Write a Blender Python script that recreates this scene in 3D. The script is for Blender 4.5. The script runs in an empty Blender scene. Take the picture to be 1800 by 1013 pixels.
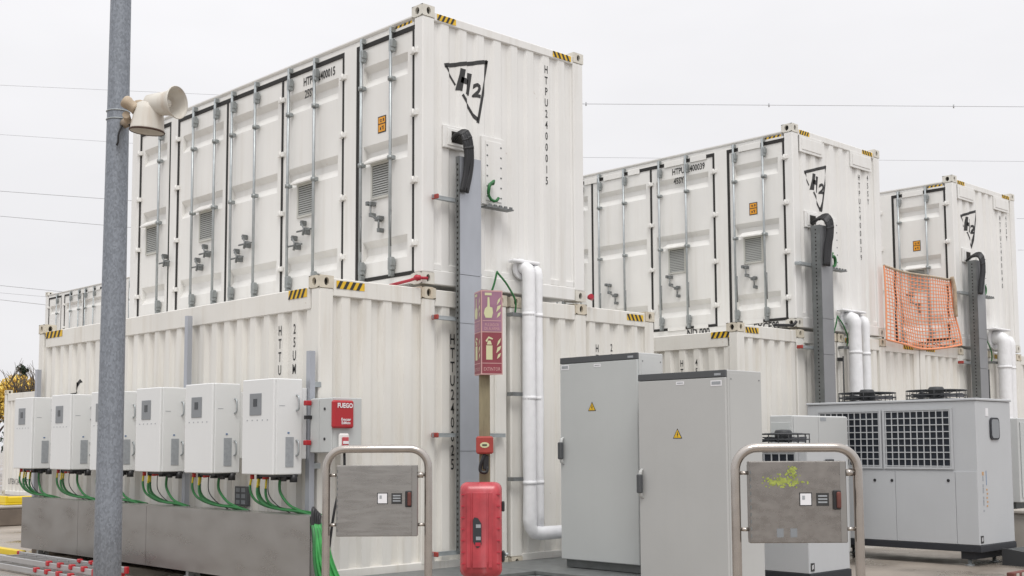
import bpy, bmesh, math, random
from mathutils import Vector, Matrix
random.seed(7)
SC = bpy.context.scene
COL = SC.collection
R = math.radians

# ------------------------------------------------------------------ camera
cam = bpy.data.cameras.new('camera')
cam_ob = bpy.data.objects.new('camera', cam)
COL.objects.link(cam_ob)
YAW, PITCH, ROLL, FPX, PY = .76605, .08606, -.0045, 2120.72, 601.13
fw = Vector((math.sin(YAW)*math.cos(PITCH), math.cos(YAW)*math.cos(PITCH), math.sin(PITCH)))
rt = Vector((math.cos(YAW), -math.sin(YAW), 0))
up = rt.cross(fw)
rt2 = rt*math.cos(ROLL)+up*math.sin(ROLL)
up2 = -rt*math.sin(ROLL)+up*math.cos(ROLL)
M4 = Matrix((rt2, up2, -fw)).transposed().to_4x4()
M4.translation = Vector((-7.7819, -9.2943, 1.3501))
cam_ob.matrix_world = M4
cam.sensor_width = 36
cam.lens = 36*FPX/1800
cam.shift_x = 0
cam.shift_y = (PY-506.5)/1800
cam.clip_end = 2000
SC.camera = cam_ob

# ------------------------------------------------------------------ world, sun, exposure
SUN_EL, SUN_AZ = R(58), R(215)          # azimuth clockwise from +Y
w = bpy.data.worlds.new("World"); SC.world = w; w.use_nodes = True
nt = w.node_tree; nt.nodes.clear()
wo = nt.nodes.new('ShaderNodeOutputWorld'); bg = nt.nodes.new('ShaderNodeBackground')
sky = nt.nodes.new('ShaderNodeTexSky'); sky.sky_type = 'NISHITA'; sky.sun_disc = False
sky.sun_elevation = SUN_EL; sky.sun_rotation = SUN_AZ; sky.dust_density = 4
hs = nt.nodes.new('ShaderNodeHueSaturation'); hs.inputs['Saturation'].default_value = .25
tc = nt.nodes.new('ShaderNodeTexCoord'); sep = nt.nodes.new('ShaderNodeSeparateXYZ')
mx0 = nt.nodes.new('ShaderNodeMath'); mx0.operation = 'MAXIMUM'; mx0.inputs[1].default_value = 0
p2 = nt.nodes.new('ShaderNodeMath'); p2.operation = 'MULTIPLY'
ma = nt.nodes.new('ShaderNodeMath'); ma.operation = 'MULTIPLY_ADD'; ma.inputs[1].default_value = .8; ma.inputs[2].default_value = 1
nz = nt.nodes.new('ShaderNodeTexNoise'); nz.inputs['Scale'].default_value = 3.0; nz.inputs['Detail'].default_value = 4
mpz = nt.nodes.new('ShaderNodeMapping'); mpz.inputs['Scale'].default_value = (1, 1, 3)
nm = nt.nodes.new('ShaderNodeMath'); nm.operation = 'MULTIPLY_ADD'; nm.inputs[1].default_value = .22; nm.inputs[2].default_value = .885
m3 = nt.nodes.new('ShaderNodeMath'); m3.operation = 'MULTIPLY'
vs = nt.nodes.new('ShaderNodeVectorMath'); vs.operation = 'SCALE'; vs.inputs[0].default_value = (8.42, 8.36, 8.56)
mix = nt.nodes.new('ShaderNodeMix'); mix.data_type = 'RGBA'; mix.inputs[0].default_value = .9
L = nt.links.new
L(sky.outputs[0], hs.inputs['Color']); L(tc.outputs['Generated'], sep.inputs[0]); L(sep.outputs['Z'], mx0.inputs[0])
L(mx0.outputs[0], p2.inputs[0]); L(mx0.outputs[0], p2.inputs[1]); L(p2.outputs[0], ma.inputs[0])
L(tc.outputs['Generated'], mpz.inputs[0]); L(mpz.outputs[0], nz.inputs['Vector']); L(nz.outputs['Fac'], nm.inputs[0])
L(ma.outputs[0], m3.inputs[0]); L(nm.outputs[0], m3.inputs[1]); L(m3.outputs[0], vs.inputs['Scale'])
L(hs.outputs[0], mix.inputs[6]); L(vs.outputs[0], mix.inputs[7]); L(mix.outputs[2], bg.inputs[0])
bg.inputs[1].default_value = .1
L(bg.outputs[0], wo.inputs[0])
sl = bpy.data.lights.new('sun', 'SUN'); sl.energy = 1.45; sl.angle = R(25); sl.color = (1, .97, .93)
so = bpy.data.objects.new('sun', sl); COL.objects.link(so)
sd = Vector((math.sin(SUN_AZ)*math.cos(SUN_EL), math.cos(SUN_AZ)*math.cos(SUN_EL), math.sin(SUN_EL)))
so.rotation_euler = sd.to_track_quat('Z', 'Y').to_euler()
so.location = (0, -20, 30)
SC.view_settings.view_transform = 'Standard'; SC.view_settings.look = 'None'
SC.view_settings.exposure = .11; SC.view_settings.gamma = 1
SC.view_settings.use_curve_mapping = False
SC.cycles.max_bounces = 6

# ------------------------------------------------------------------ materials
MATS = {}
def mat(name, col, rough=.5, metal=0, var=.0, vscale=3, streak=0, scol=(.33, .27, .18), bump=0, bscale=60, voro=0, trans=0, rvar=0, stretch=(1, 1, 1), spots=0, scratch=()):
    m = bpy.data.materials.new(name); m.use_nodes = True
    n = m.node_tree; b = n.nodes['Principled BSDF']; Lk = n.links.new
    b.inputs['Base Color'].default_value = (*col, 1); b.inputs['Roughness'].default_value = rough
    b.inputs['Metallic'].default_value = metal
    tcn = n.nodes.new('ShaderNodeTexCoord')
    last = None
    def mapn(sc):
        mp = n.nodes.new('ShaderNodeMapping'); mp.inputs['Scale'].default_value = sc
        Lk(tcn.outputs['Object'], mp.inputs[0]); return mp
    def ramp(src, lo, hi, a=0., c=1.):
        r = n.nodes.new('ShaderNodeMapRange'); r.inputs[1].default_value = lo; r.inputs[2].default_value = hi
        r.inputs[3].default_value = a; r.inputs[4].default_value = c; Lk(src, r.inputs[0]); return r.outputs[0]
    def mixc(fac, c1, c2):
        x = n.nodes.new('ShaderNodeMix'); x.data_type = 'RGBA'
        if isinstance(fac, float): x.inputs[0].default_value = fac
        else: Lk(fac, x.inputs[0])
        for i, c in ((6, c1), (7, c2)):
            if isinstance(c, tuple): x.inputs[i].default_value = (*c, 1)
            else: Lk(c, x.inputs[i])
        return x.outputs[2]
    cur = tuple(col)
    if var:
        nn = n.nodes.new('ShaderNodeTexNoise'); nn.inputs['Scale'].default_value = vscale; nn.inputs['Detail'].default_value = 5
        Lk(mapn(stretch).outputs[0], nn.inputs['Vector'])
        f = ramp(nn.outputs['Fac'], .3, .7)
        cur = mixc(f, tuple(c*(1-var) for c in col), tuple(min(1, c*(1+var)) for c in col))
        if rvar:
            rr = ramp(nn.outputs['Fac'], .35, .65, max(.03, rough-rvar), min(1, rough+rvar)); Lk(rr, b.inputs['Roughness'])
    if voro:
        v = n.nodes.new('ShaderNodeTexVoronoi'); v.inputs['Scale'].default_value = voro
        Lk(mapn((1, 1, .6)).outputs[0], v.inputs['Vector'])
        sp = n.nodes.new('ShaderNodeSeparateColor'); Lk(v.outputs['Color'], sp.inputs[0])
        f2 = ramp(sp.outputs[0], 0, 1)
        cur = mixc(f2, tuple(c*.84 for c in col), tuple(min(1, c*1.24) for c in col))
        rr = ramp(sp.outputs[1], 0, 1, max(.1, rough-.12), rough+.12); Lk(rr, b.inputs['Roughness'])
    if streak:
        s = n.nodes.new('ShaderNodeTexNoise'); s.inputs['Scale'].default_value = 1; s.inputs['Detail'].default_value = 6; s.inputs['Roughness'].default_value = .62
        Lk(mapn((9, 9, .55)).outputs[0], s.inputs['Vector'])
        g = n.nodes.new('ShaderNodeTexNoise'); g.inputs['Scale'].default_value = .9; g.inputs['Detail'].default_value = 3
        Lk(mapn((1, 1, 1)).outputs[0], g.inputs['Vector'])
        mm = n.nodes.new('ShaderNodeMath'); mm.operation = 'MULTIPLY'
        Lk(ramp(s.outputs['Fac'], .48, .78), mm.inputs[0]); Lk(ramp(g.outputs['Fac'], .35, .7, .15, 1), mm.inputs[1])
        m2 = n.nodes.new('ShaderNodeMath'); m2.operation = 'MULTIPLY'; m2.inputs[1].default_value = streak; Lk(mm.outputs[0], m2.inputs[0])
        cur = mixc(m2.outputs[0], cur, tuple(scol))
    if spots:
        s = n.nodes.new('ShaderNodeTexNoise'); s.inputs['Scale'].default_value = 7; s.inputs['Detail'].default_value = 8; s.inputs['Roughness'].default_value = .7
        Lk(tcn.outputs['Object'], s.inputs['Vector'])
        cur = mixc(ramp(s.outputs['Fac'], .68, .74, 0, spots), cur, (.3, .17, .08))
    for sc_, st3, am in scratch:
        q = n.nodes.new('ShaderNodeTexNoise'); q.inputs['Scale'].default_value = sc_; q.inputs['Detail'].default_value = 8; q.inputs['Roughness'].default_value = .75; q.inputs['Distortion'].default_value = 1.5
        Lk(mapn(st3).outputs[0], q.inputs['Vector'])
        cur = mixc(ramp(q.outputs['Fac'], .56, .72, 0, am), cur, tuple(min(1, c*1.7) for c in col))
        cur = mixc(ramp(q.outputs['Fac'], .44, .28, 0, am), cur, tuple(c*.45 for c in col))
    if not isinstance(cur, tuple): Lk(cur, b.inputs['Base Color'])
    if bump:
        bn = n.nodes.new('ShaderNodeTexNoise'); bn.inputs['Scale'].default_value = bscale; bn.inputs['Detail'].default_value = 3
        Lk(mapn(stretch).outputs[0], bn.inputs['Vector'])
        bb = n.nodes.new('ShaderNodeBump'); bb.inputs['Strength'].default_value = bump; bb.inputs['Distance'].default_value = .01
        Lk(bn.outputs['Fac'], bb.inputs['Height']); Lk(bb.outputs[0], b.inputs['Normal'])
    MATS[name] = m
    return m
mat('cream_paint', (.72, .705, .662), .42, var=.045, vscale=1.2, streak=.58, scol=(.42, .35, .24), spots=.75, bump=.08, bscale=3)
mat('white_paint', (.755, .75, .73), .4, var=.03, vscale=1.3, streak=.38, scol=(.45, .41, .33), spots=.5, bump=.08, bscale=3)
mat('door_paint', (.755, .748, .722), .38, var=.03, vscale=1.5, streak=.3, scol=(.45, .4, .32), spots=.3)
mat('casting_paint', (.60, .55, .45), .5, var=.12, vscale=9, streak=.7, scol=(.35, .22, .1), spots=1)
mat('casting_white', (.64, .62, .56), .5, var=.08, vscale=9, streak=.5, scol=(.35, .25, .14), spots=.7)
mat('hole_dark', (.02, .018, .015), .9)
mat('gasket', (.02, .019, .018), .75)
mat('zinc', (.40, .43, .44), .42, .55, var=.1, vscale=14)
mat('zinc_mid', (.29, .31, .31), .45, .5, var=.1, vscale=14)
mat('zinc_dark', (.2, .21, .21), .5, .6, var=.15, vscale=20)
mat('galvanised', (.225, .245, .275), .5, .45, voro=120, bump=.05, var=.08, vscale=5)
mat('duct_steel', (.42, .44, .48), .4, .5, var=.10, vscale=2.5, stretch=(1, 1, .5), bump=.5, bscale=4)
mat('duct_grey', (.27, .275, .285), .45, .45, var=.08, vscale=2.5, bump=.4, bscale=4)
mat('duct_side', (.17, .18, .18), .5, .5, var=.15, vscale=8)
mat('stainless', (.335, .325, .31), .34, .78, var=.07, vscale=2.2, rvar=.08, stretch=(1, 1, 2.5), bump=.02, bscale=6)
mat('panel_steel', (.33, .32, .305), .30, .9, var=.09, vscale=7, rvar=.10, stretch=(1, 1, 7), scratch=((5, (1, 1, 5), .12),))
mat('panel_steel_old', (.28, .262, .245), .30, .85, var=.10, vscale=9, rvar=.12, stretch=(2, 2, 3), streak=.3, scol=(.15, .145, .135), scratch=((6, (1, 1, 4), .18),))
mat('tube_steel', (.46, .425, .39), .17, .97, var=.08, vscale=10)
mat('enclosure', (.49, .51, .505), .4, var=.03, vscale=1.3, streak=.10, scol=(.3, .3, .28), bump=.04, bscale=2)
mat('enclosure_warm', (.455, .46, .45), .4, var=.03, vscale=1.3, streak=.10, scol=(.28, .28, .26), bump=.04, bscale=2)
mat('enclosure_side', (.51, .52, .515), .45, var=.03, vscale=1.3, streak=.12, scol=(.3, .3, .28))
mat('dark_trim', (.075, .08, .085), .5)
mat('chiller_grey', (.475, .49, .505), .45, var=.02, vscale=2, streak=.12, scol=(.3, .3, .3))
mat('base_black', (.022, .024, .03), .55)
mat('coil_dark', (.006, .010, .018), .6, var=.3, vscale=30)
mat('fan_black', (.035, .037, .04), .5)
mat('inverter_white', (.70, .71, .705), .38, var=.012, vscale=2)
mat('display_grey', (.22, .235, .25), .4)
mat('screen_dark', (.03, .035, .04), .2)
mat('label_grey', (.32, .34, .36), .5, var=.1, vscale=40)
mat('black_plastic', (.02, .02, .022), .45)
mat('cable_black', (.014, .014, .016), .4)
mat('cable_green', (.022, .15, .04), .45, var=.15, vscale=10)
mat('cable_bright_green', (.035, .28, .06), .45, var=.2, vscale=10)
mat('cable_yellow', (.62, .50, .03), .5)
mat('cable_red', (.45, .03, .025), .5)
mat('red_plastic', (.40, .018, .025), .35, var=.05)
mat('red_faded_highlit', (.43, .05, .062), .26, var=.25, vscale=7, streak=.9, scol=(.60, .24, .26))  # faded red; the pinkish streaks paint highlights into the colour
mat('red_box', (.33, .045, .035), .45, var=.1, vscale=20)
mat('red_bar', (.42, .02, .04), .45)
mat('sign_purple', (.30, .15, .22), .5, var=.2, vscale=6)
mat('sign_red', (.235, .045, .062), .5, var=.15, vscale=6)
mat('sign_pale', (.56, .56, .34), .6)
mat('sign_rim', (.55, .33, .32), .6)
mat('wood_post', (.215, .185, .115), .7, var=.2, vscale=14, stretch=(3, 3, .4))
mat('yellow_tape', (.72, .45, .02), .5, var=.1, vscale=20)
mat('black_paint', (.03, .03, .03), .6, var=.2, vscale=12)
mat('orange_sticker', (.75, .33, .02), .5)
mat('white_sticker', (.75, .75, .77), .5)
mat('white_pipe', (.80, .805, .82), .6, bump=.6, bscale=11, stretch=(1.4, 1.4, 1), var=.03, vscale=8)
mat('horn_cream', (.60, .575, .52), .5, var=.08, streak=.8, scol=(.34, .22, .12))
mat('horn_brown', (.40, .32, .23), .6, var=.25, vscale=15)
mat('brown_dark', (.06, .03, .018), .6)
mat('concrete', (.27, .235, .20), .36, var=.28, vscale=.7, rvar=.33, bump=.15, bscale=20)
mat('concrete_light', (.42, .39, .35), .7, var=.15, vscale=3, bump=.1, bscale=30)
mat('concrete_dark', (.16, .13, .105), .75, var=.2, vscale=3, bump=.1, bscale=30)
mat('grating', (.2, .21, .21), .5, .5, var=.15, vscale=10)
mat('yellow_plastic', (.75, .55, .02), .4)
mat('aluminium', (.5, .5, .5), .35, .7, var=.05)
mat('net_orange', (.86, .34, .18), .6)
mat('wire_grey', (.40, .41, .43), .6)
mat('bark', (.10, .08, .06), .9, var=.2, vscale=20)
mat('leaf_yellow', (.8, .56, .13), .7, var=.35, vscale=1.5)
mat('leaf_conifer', (.025, .045, .025), .8, var=.3, vscale=2)
mat('neon_paint', (.29, .34, .07), .6, var=.35, vscale=60)
mat('logo_blue', (.12, .2, .34), .5)
mat('logo_orange', (.5, .3, .15), .5)
mat('brown_board', (.14, .045, .035), .7, var=.4, vscale=9)

# ------------------------------------------------------------------ mesh helpers
class MB:
    def __init__(s): s.v = []; s.f = []; s.m = []; s.s = []; s.cuts = []
    def cut(s): s.cuts.append((len(s.v), len(s.f))); return s
    def add(s, vs, fs, m=0, smooth=False):
        o = len(s.v); s.v += [tuple(p) for p in vs]
        for f in fs: s.f.append([o+i for i in f]); s.m.append(m); s.s.append(smooth)
        return s
    def box(s, x0, x1, y0, y1, z0, z1, m=0, bev=0):
        if x0 > x1: x0, x1 = x1, x0
        if y0 > y1: y0, y1 = y1, y0
        if z0 > z1: z0, z1 = z1, z0
        if not bev:
            v = [(x, y, z) for x in (x0, x1) for y in (y0, y1) for z in (z0, z1)]
            return s.add(v, [(0, 1, 3, 2), (4, 6, 7, 5), (0, 4, 5, 1), (2, 3, 7, 6), (0, 2, 6, 4), (1, 5, 7, 3)], m)
        lo = (x0, y0, z0); hi = (x1, y1, z1); b = min(bev, (x1-x0)*.45, (y1-y0)*.45, (z1-z0)*.45)
        V = []; idx = {}
        for c in range(8):
            bits = (c >> 2 & 1, c >> 1 & 1, c & 1)
            for a in range(3):
                p = [(hi[k] if bits[k] else lo[k]) - (0 if k == a else (b if bits[k] else -b)) for k in range(3)]
                idx[(c, a)] = len(V); V.append(p)
        F = []
        for a in range(3):
            st = 4 >> a; o1, o2 = [4 >> k for k in range(3) if k != a]
            for sgn in (0, 1):
                base = st if sgn else 0
                cs = [base, base | o1, base | o1 | o2, base | o2]
                F.append([idx[(c, a)] for c in cs])
        for d in range(3):
            st = 4 >> d; a, bb = [k for k in range(3) if k != d]
            for c in range(8):
                if not c & st: F.append([idx[(c, a)], idx[(c | st, a)], idx[(c | st, bb)], idx[(c, bb)]])
        for c in range(8): F.append([idx[(c, 0)], idx[(c, 1)], idx[(c, 2)]])
        return s.add(V, F, m)
    def prism(s, pts, axis, a, b, m=0, smooth=False):
        # pts: 2-D outline, extruded along axis from a to b
        n = len(pts)
        def P(p, t):
            return {'x': (t, p[0], p[1]), 'y': (p[0], t, p[1]), 'z': (p[0], p[1], t)}[axis]
        V = [P(p, a) for p in pts]+[P(p, b) for p in pts]
        s.add(V, [list(range(n))[::-1], list(range(n, 2*n))], m)
        o = len(s.v)-2*n
        for i in range(n):
            j = (i+1) % n; s.f.append([o+i, o+j, o+n+j, o+n+i]); s.m.append(m); s.s.append(smooth)
        return s
    def tube(s, pts, r, n=8, m=0, cap=True):
        pts = [Vector(p) for p in pts]; k = len(pts)
        rs = r if isinstance(r, (list, tuple)) else [r]*k
        t0 = (pts[1]-pts[0]).normalized()
        ref = Vector((0, 0, 1)) if abs(t0.z) < .9 else Vector((1, 0, 0))
        nn = t0.cross(ref).normalized(); V = []
        for i, p in enumerate(pts):
            t = (pts[min(i+1, k-1)]-pts[max(i-1, 0)]).normalized()
            nn = (nn - t*nn.dot(t)).normalized(); bn = t.cross(nn)
            for j in range(n):
                a = 2*math.pi*j/n; V.append(p+(nn*math.cos(a)+bn*math.sin(a))*rs[i])
        F = [[i*n+j, i*n+(j+1) % n, (i+1)*n+(j+1) % n, (i+1)*n+j] for i in range(k-1) for j in range(n)]
        s.add(V, F, m, True)
        if cap:
            o = len(s.v)-k*n
            s.f += [[o+j for j in range(n)][::-1], [o+(k-1)*n+j for j in range(n)]]; s.m += [m, m]; s.s += [False, False]
        return s
    def lathe(s, prof, n=20, m=0, M=None):
        # prof: (r, z) pairs around z; M places it
        V = []
        for r, z in prof:
            for j in range(n):
                a = 2*math.pi*j/n; V.append(Vector((r*math.cos(a), r*math.sin(a), z)))
        if M is not None: V = [M @ v for v in V]
        F = [[i*n+j, i*n+(j+1) % n, (i+1)*n+(j+1) % n, (i+1)*n+j] for i in range(len(prof)-1) for j in range(n)]
        return s.add(V, F, m, True)
    def build(s, name, mats, parent=None, local=False, recalc=True):
        if isinstance(mats, str): mats = [mats]
        off = Vector((0, 0, 0))
        if not local:
            q = parent
            while q is not None: off += q.location; q = q.parent
        me = bpy.data.meshes.new(name)
        me.from_pydata([tuple(Vector(p)-off) for p in s.v], [], s.f)
        for x in mats: me.materials.append(MATS[x])
        me.polygons.foreach_set('material_index', s.m); me.polygons.foreach_set('use_smooth', s.s)
        if recalc:
            bm = bmesh.new(); bm.from_mesh(me); bmesh.ops.recalc_face_normals(bm, faces=bm.faces); bm.to_mesh(me); bm.free()
        me.update()
        o = bpy.data.objects.new(name, me); COL.objects.link(o)
        if parent: o.parent = parent
        return o

def build_split(mb, name, mats, parent, local=False):
    # every piece recorded between cut() marks becomes an object of its own
    cs = [(0, 0)]+[c for c in mb.cuts if c != (0, 0)]+[(len(mb.v), len(mb.f))]; out = []
    for (v0, f0), (v1, f1) in zip(cs, cs[1:]):
        if f1 <= f0: continue
        q = MB(); q.v = mb.v[v0:v1]; q.f = [[i-v0 for i in f] for f in mb.f[f0:f1]]; q.m = mb.m[f0:f1]; q.s = mb.s[f0:f1]
        out.append(q.build(name, mats, parent, local))
    return out
def tag(o, label=None, cat=None, group=None, kind=None):
    if label: o['label'] = label
    if cat: o['category'] = cat
    if group: o['group'] = group
    if kind: o['kind'] = kind
    return o
def thing(name, label, cat, loc=(0, 0, 0), rz=0, group=None):
    o = bpy.data.objects.new(name, None); COL.objects.link(o)
    o.location = loc; o.rotation_euler = (0, 0, rz); o.empty_display_size = .1
    return tag(o, label, cat, group)
def dup(root, loc, label):
    def cp(o, par):
        c = o.copy(); COL.objects.link(c); c.parent = par
        for ch in o.children: cp(ch, c)
        return c
    r = cp(root, None); r.location = loc; r['label'] = label
    return r
def spline(pts, k=6):
    P = [Vector(p) for p in pts]; out = []
    for i in range(len(P)-1):
        p0 = P[max(i-1, 0)]; p1 = P[i]; p2 = P[i+1]; p3 = P[min(i+2, len(P)-1)]
        for j in range(k):
            t = j/k
            out.append(.5*((2*p1)+(p2-p0)*t+(2*p0-5*p1+4*p2-p3)*t*t+(3*p1-p0-3*p2+p3)*t**3))
    return out+[P[-1]]

def text_mesh(body, size, sx=1, bold=0, shear=0, line=1, ax='CENTER', sp=1):
    cu = bpy.data.curves.new('t', 'FONT'); cu.body = body; cu.size = size; cu.offset = bold; cu.shear = shear
    cu.align_x = ax; cu.align_y = 'TOP'; cu.space_line = line; cu.resolution_u = 2; cu.space_character = sp
    ob = bpy.data.objects.new('t', cu); COL.objects.link(ob)
    dg = bpy.context.evaluated_depsgraph_get(); dg.update()
    me = bpy.data.meshes.new_from_object(ob.evaluated_get(dg))
    V = [(v.co.x*sx, v.co.y) for v in me.vertices]; F = [list(p.vertices) for p in me.polygons]
    bpy.data.objects.remove(ob); bpy.data.curves.remove(cu); bpy.data.meshes.remove(me)
    return V, F
def flat(name, VF, origin, ux, uy, mt, parent, breaks=None, dfn=None, lift=.003, local=False, label=None):
    # puts a flat 2-D print on a wall; breaks/dfn let it follow a corrugated wall
    V, F = VF
    bm = bmesh.new(); vs = [bm.verts.new((x, y, 0)) for x, y in V]
    for f in F:
        try: bm.faces.new([vs[i] for i in f])
        except ValueError: pass
    if breaks:
        for b in breaks:
            bmesh.ops.bisect_plane(bm, geom=bm.verts[:]+bm.edges[:]+bm.faces[:], plane_co=(b, 0, 0), plane_no=(1, 0, 0))
    ux = Vector(ux); uy = Vector(uy); nrm = ux.cross(uy); o = Vector(origin)
    mb = MB(); bm.verts.index_update()
    mb.add([o+ux*v.co.x+uy*v.co.y+nrm*(lift-(dfn(v.co.x) if dfn else 0)) for v in bm.verts], [[v.index for v in f.verts] for f in bm.faces])
    bm.free()
    ob = mb.build(name, mt, parent, local=local, recalc=False)
    if label: ob['label'] = label
    return ob
def shapes(polys):
    V = []; F = []
    for p in polys:
        o = len(V); V += list(p); F.append([o+i for i in range(len(p))])
    return V, F
def stroke(a, b, wd):
    a = Vector(a); b = Vector(b); d = (b-a).normalized(); n = Vector((-d.y, d.x))*wd/2
    return [tuple(a-n), tuple(b-n), tuple(b+n), tuple(a+n)]
def hframe(mb, o, u, v, nrm, hu, hv, ru, rv, depth, m=0, mh=1, n=14):
    # rectangular face with an oval hole sunk into it
    o = Vector(o); u = Vector(u); v = Vector(v); nrm = Vector(nrm)
    outer = []; inner = []
    for i in range(n):
        a = 2*math.pi*(i+.5)/n; c, s_ = math.cos(a), math.sin(a)
        k = 1/max(abs(c)/1, abs(s_)/1)
        outer.append(o+u*hu*max(-1, min(1, c*k))+v*hv*max(-1, min(1, s_*k))); inner.append(o+u*ru*c+v*rv*s_)
    back = [p-nrm*depth for p in inner]
    mb.add(outer+inner, [[i, (i+1) % n, n+(i+1) % n, n+i] for i in range(n)], m)
    mb.add(inner+back, [[i, (i+1) % n, n+(i+1) % n, n+i] for i in range(n)], m)
    mb.add(back, [list(range(n))], mh)
    for su in (-1, 1):
        for sv in (-1, 1):
            cor = o+u*hu*su+v*hv*sv
            near = sorted(outer, key=lambda p: (p-cor).length)[:2]
            mb.add([cor]+near, [[0, 1, 2]], m)

# ------------------------------------------------------------------ containers
H = 2.896; W = 2.42; LEN = 6.37
ZL = .06; ZU = 2.986
PITCH_C, DEP = .25, .042
DEPS = [DEP]
def prof(x):
    DEP = DEPS[0]           # corrugation depth behind the outer face, x measured from the wall's start
    t = (x % PITCH_C)/PITCH_C
    if t < .40: return 0
    if t < .53: return DEP*(t-.40)/.13
    if t < .87: return DEP
    return DEP*(1-(t-.87)/.13)
def cbreaks(x0, x1, org):
    out = []; k = 0
    while k*PITCH_C < x1-x0+.3:
        for t in (0, .40, .53, .87): out.append(k*PITCH_C+t*PITCH_C)
        k += 1
    return [x0+b-org for b in out if 0 < b < x1-x0]
def corr_sheet(mb, fixed_axis, c, out, a0, a1, z0, z1, m=0, ph=0):
    bs = sorted({0, a1-a0, *[b for b in cbreaks(a0-ph, a1, a0) if 0 < b < a1-a0]})
    V = []
    for b in bs:
        d = prof(b+ph)
        q = c+out*(-d)
        for z in (z0, z1):
            V.append((q, a0+b, z) if fixed_axis == 'x' else (a0+b, q, z))
    mb.add(V, [[2*i, 2*i+2, 2*i+3, 2*i+1] for i in range(len(bs)-1)], m)

def casting(root, x0, x1, y0, y1, z, mt, hole_x=True, hole_y=True):
    """corner casting; holes show on its -X and -Y faces"""
    mb = MB(); h = .118; z1 = z+h
    v = [(x, y, zz) for x in (x0, x1) for y in (y0, y1) for zz in (z, z1)]
    mb.add(v, [(4, 6, 7, 5), (2, 3, 7, 6), (0, 2, 6, 4), (1, 5, 7, 3)])
    cy = (y0+y1)/2; cx = (x0+x1)/2; cz = z+h/2
    if hole_y: hframe(mb, (cx, y0, cz), (1, 0, 0), (0, 0, 1), (0, -1, 0), (x1-x0)/2, h/2, .028, .040, .03)
    else: mb.add(v, [(0, 4, 5, 1)])
    if hole_x: hframe(mb, (x0, cy, cz), (0, 1, 0), (0, 0, 1), (-1, 0, 0), (y1-y0)/2, h/2, .034, .040, .03)
    else: mb.add(v, [(0, 1, 3, 2)])
    return mb.build('corner_casting', [mt, 'hole_dark'], root, recalc=False)

def hazard(root, o, u, ln, ht, nrm, flip=1):
    """yellow and black striped plate: o lower-left corner, u along"""
    o = Vector(o); u = Vector(u); nrm = Vector(nrm); z = Vector((0, 0, 1)); mb = MB()
    mb.add([o+nrm*.004, o+u*ln+nrm*.004, o+u*ln+z*ht+nrm*.004, o+z*ht+nrm*.004], [[0, 1, 2, 3]], 0)
    k = 4; st = ln/(k+.3)
    for i in range(k):
        a = st*(i+.25); b = a+st*.48; sh = ht*.55
        s0, s1 = (0, sh) if flip > 0 else (sh, 0)
        q = [o+u*(a+s0-sh*.5), o+u*(b+s0-sh*.5), o+u*min(ln, b+s1-sh*.5)+z*ht, o+u*min(ln, a+s1-sh*.5)+z*ht]
        mb.add([p+nrm*.006 for p in q], [[0, 1, 2, 3]], 1)
    return mb.build('warning_stripe', ['yellow_tape', 'black_paint'], root, recalc=False)

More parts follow.
